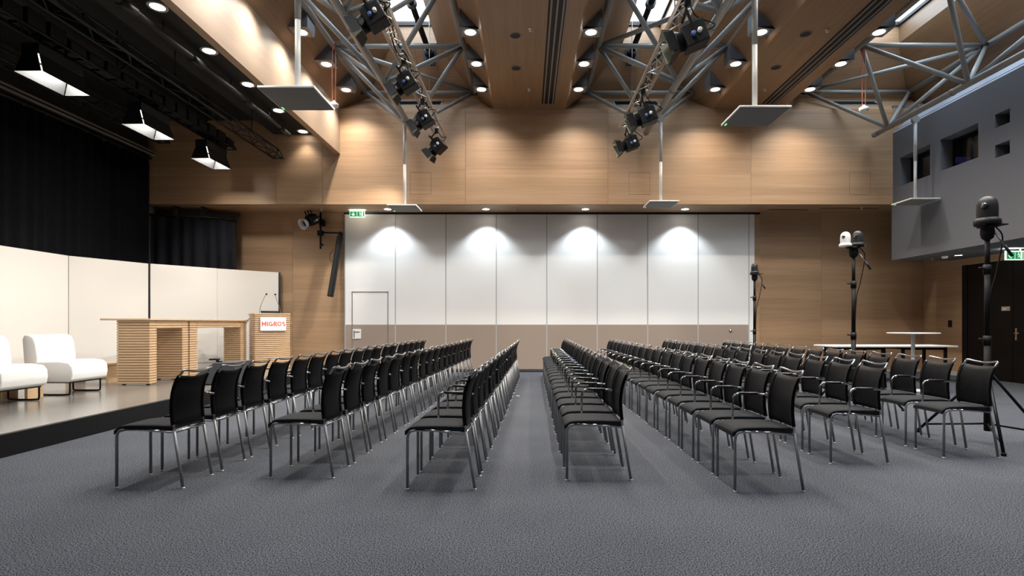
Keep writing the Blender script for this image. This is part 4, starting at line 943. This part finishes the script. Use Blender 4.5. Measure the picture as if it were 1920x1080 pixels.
# ================================================================== camera stands, tables
def ptz(t, x, y, z, material, sc=1.0, nm='camera_head', lensdir=-1):
    b = MB().lathe([(.080,0),(.086,.006),(.086,.032),(.076,.042),(.069,.05)], (0,0,0), 20)
    o = b.xf(Matrix.Translation((x,y,z)) @ Matrix.Scale(sc,4)).build(nm, material, t)
    MB().lathe([(.067,.046),(.068,.09),(.067,.145),(.060,.180),(.044,.203),(.022,.215),(.0,.218)], (0,0,0), 20, caps=False).xf(Matrix.Translation((x,y,z)) @ Matrix.Scale(sc,4)).build('dome', material, o)
    MB().lathe([(.0,-.006),(.018,-.005),(.022,.0),(.022,.03)], (0,0,0), 14, 'x').xf(Matrix.Translation((x,y,z)) @ Matrix.Scale(sc,4) @ Matrix.Translation((-.062,-.035,.14))).build('lens', M['lens'], o)
def camera_stand(x, y, ztop, label, heads, feet_rot, hook=True):
    t = thing('camera_stand', label, 'camera stand', (x, y, 0), group='remote cameras on tripod stands')
    zp = ztop - .225*heads[0][3]
    MB().tube([(x,y,.12),(x,y,1.05)], .030, 12).build('pole', M['black_metal'], t)
    MB().tube([(x,y,1.0),(x,y,1.75)], .026, 12).build('pole', M['black_metal'], t)
    MB().tube([(x,y,1.7),(x,y,zp-.14)], .022, 12).build('pole', M['black_metal'], t)
    for z in (.72, 1.02, 1.73):
        c = MB().lathe([(.036,-.05),(.036,.05)], (x,y,z), 12).build('collar', M['black_metal'], t)
        MB().tube([(x-.03,y,z+.01),(x-.09,y-.01,z+.02)], .01, 8).build('knob', M['dark_grey'], c)
    # spread legs with braces
    for k in range(3):
        a = feet_rot + k*2*PI/3; fx, fy = x + .62*math.cos(a), y + .62*math.sin(a)
        l = MB().tube([(x+.03*math.cos(a),y+.03*math.sin(a),.70),(fx,fy,.02)], .014, 8).build('leg', M['black_metal'], t)
        MB().lathe([(.02,0),(.02,.03)], (fx,fy,0), 8).build('rubber_foot', M['black'], l)
        MB().tube([(x+.02*math.cos(a),y+.02*math.sin(a),.19),(x+.55*math.cos(a),y+.55*math.sin(a),.10)], .010, 8).build('brace', M['black_metal'], t)
    # fluid head
    MB().lathe([(.03,-.14),(.05,-.12),(.06,-.07),(.055,-.02),(.085,-.015),(.085,0)], (x,y,zp), 16).build('tripod_head', M['black_metal'], t)
    MB().tube([(x+.05,y-.02,zp-.06),(x+.20,y-.05,zp-.30)], [.007,.010], 8).build('pan_handle', M['steel'], t)
    MB().tube([(x+.14,y-.037,zp-.20),(x+.205,y-.05,zp-.31)], .014, 8).build('grip', M['dark_grey'], t)
    MB().box(x-.08, x+.15, y-.07, y+.07, zp, zp+.012).build('mount_plate', M['dark_grey'], t)
    MB().box(x+.08, x+.14, y-.05, y-.02, zp+.012, zp+.022).build('spirit_level', M['olive'], t)
    for (dx, dy, m_, sc) in heads: ptz(t, x+dx, y+dy, zp+.012, m_, sc)
    MB().tube(arc([(x+.1,y+.02,zp),(x+.17,y+.02,zp-.12),(x+.12,y+.03,zp-.45),(x+.05,y+.03,zp-.8),(x+.03,y+.03,.4)], 6), .007, 6).build('cable', M['black'], t)
camera_stand(4.60, 5.40, 2.46, 'black tripod stand with one dark dome camera, tallest in the picture', [(0,0,M['dark_grey'],1.3)], 0)
camera_stand(4.52, 7.48, 2.46, 'black tripod stand with a white and a dark dome camera', [(-.10,.02,M['white'],.95),(.045,-.02,M['dark_grey'],.98)], math.radians(-10))
camera_stand(4.80, 11.40, 2.46, 'black tripod stand with dark dome camera at the partition edge', [(0,0,M['dark_grey'],1)], math.radians(-90))

def folding_table(x0, x1, y0, y1, label):
    t = thing('folding_table', label, 'table', ((x0+x1)/2, (y0+y1)/2, 0), group='white tables along the oak wall')
    MB().box(x0, x1, y0, y1, .715, .745).build('top', M['white'], t, .003, 1)
    for xx in (x0+.18, x1-.22):
        for yy in (y0+.06, y1-.10): MB().box(xx, xx+.045, yy, yy+.045, 0, .70).build('leg', M['black_metal'], t)
        MB().box(xx, xx+.045, y0+.06, y1-.055, .67, .715).build('crossbar', M['black_metal'], t)
    MB().box(x0+.18, x1-.18, y0+.08, y0+.12, .66, .715).build('apron', M['black_metal'], t); MB().box(x0+.18, x1-.18, y1-.12, y1-.08, .66, .715).build('apron', M['black_metal'], t)
folding_table(6.18, 7.43, 10.9, 11.65, 'long white table with black legs behind the paired camera stand')
folding_table(7.44, 8.70, 10.9, 11.65, 'long white table with black legs behind the round high table')
t = thing('bar_table', 'white round high table on a slim white column', 'table', (6.93, 9.7, 0))
MB().lathe([(.0,1.013),(.395,1.013),(.405,1.021),(.395,1.03),(0,1.03)], (6.93,9.7,0), 40, caps=False).build('top', M['white'], t)
MB().tube([(6.93,9.7,.02),(6.93,9.7,1.013)], .030, 16).build('column', M['white'], t)
MB().lathe([(.26,0),(.26,.008),(.05,.02),(.04,.035)], (6.93,9.7,0), 32).build('base', M['white'], t)
MB().lathe([(.10,.998),(.12,1.013)], (6.93,9.7,0), 20).build('mount', M['light_grey'], t)
# floor boxes
for (x, y, who) in ((-.15, 8.9, 'in the aisle carpet'),):
    tag(MB().box(x-.03, x+.03, y-.03, y+.03, 0, .004).build('floor_socket', M['light_grey']), 'tiny pale floor socket ' + who, 'socket')
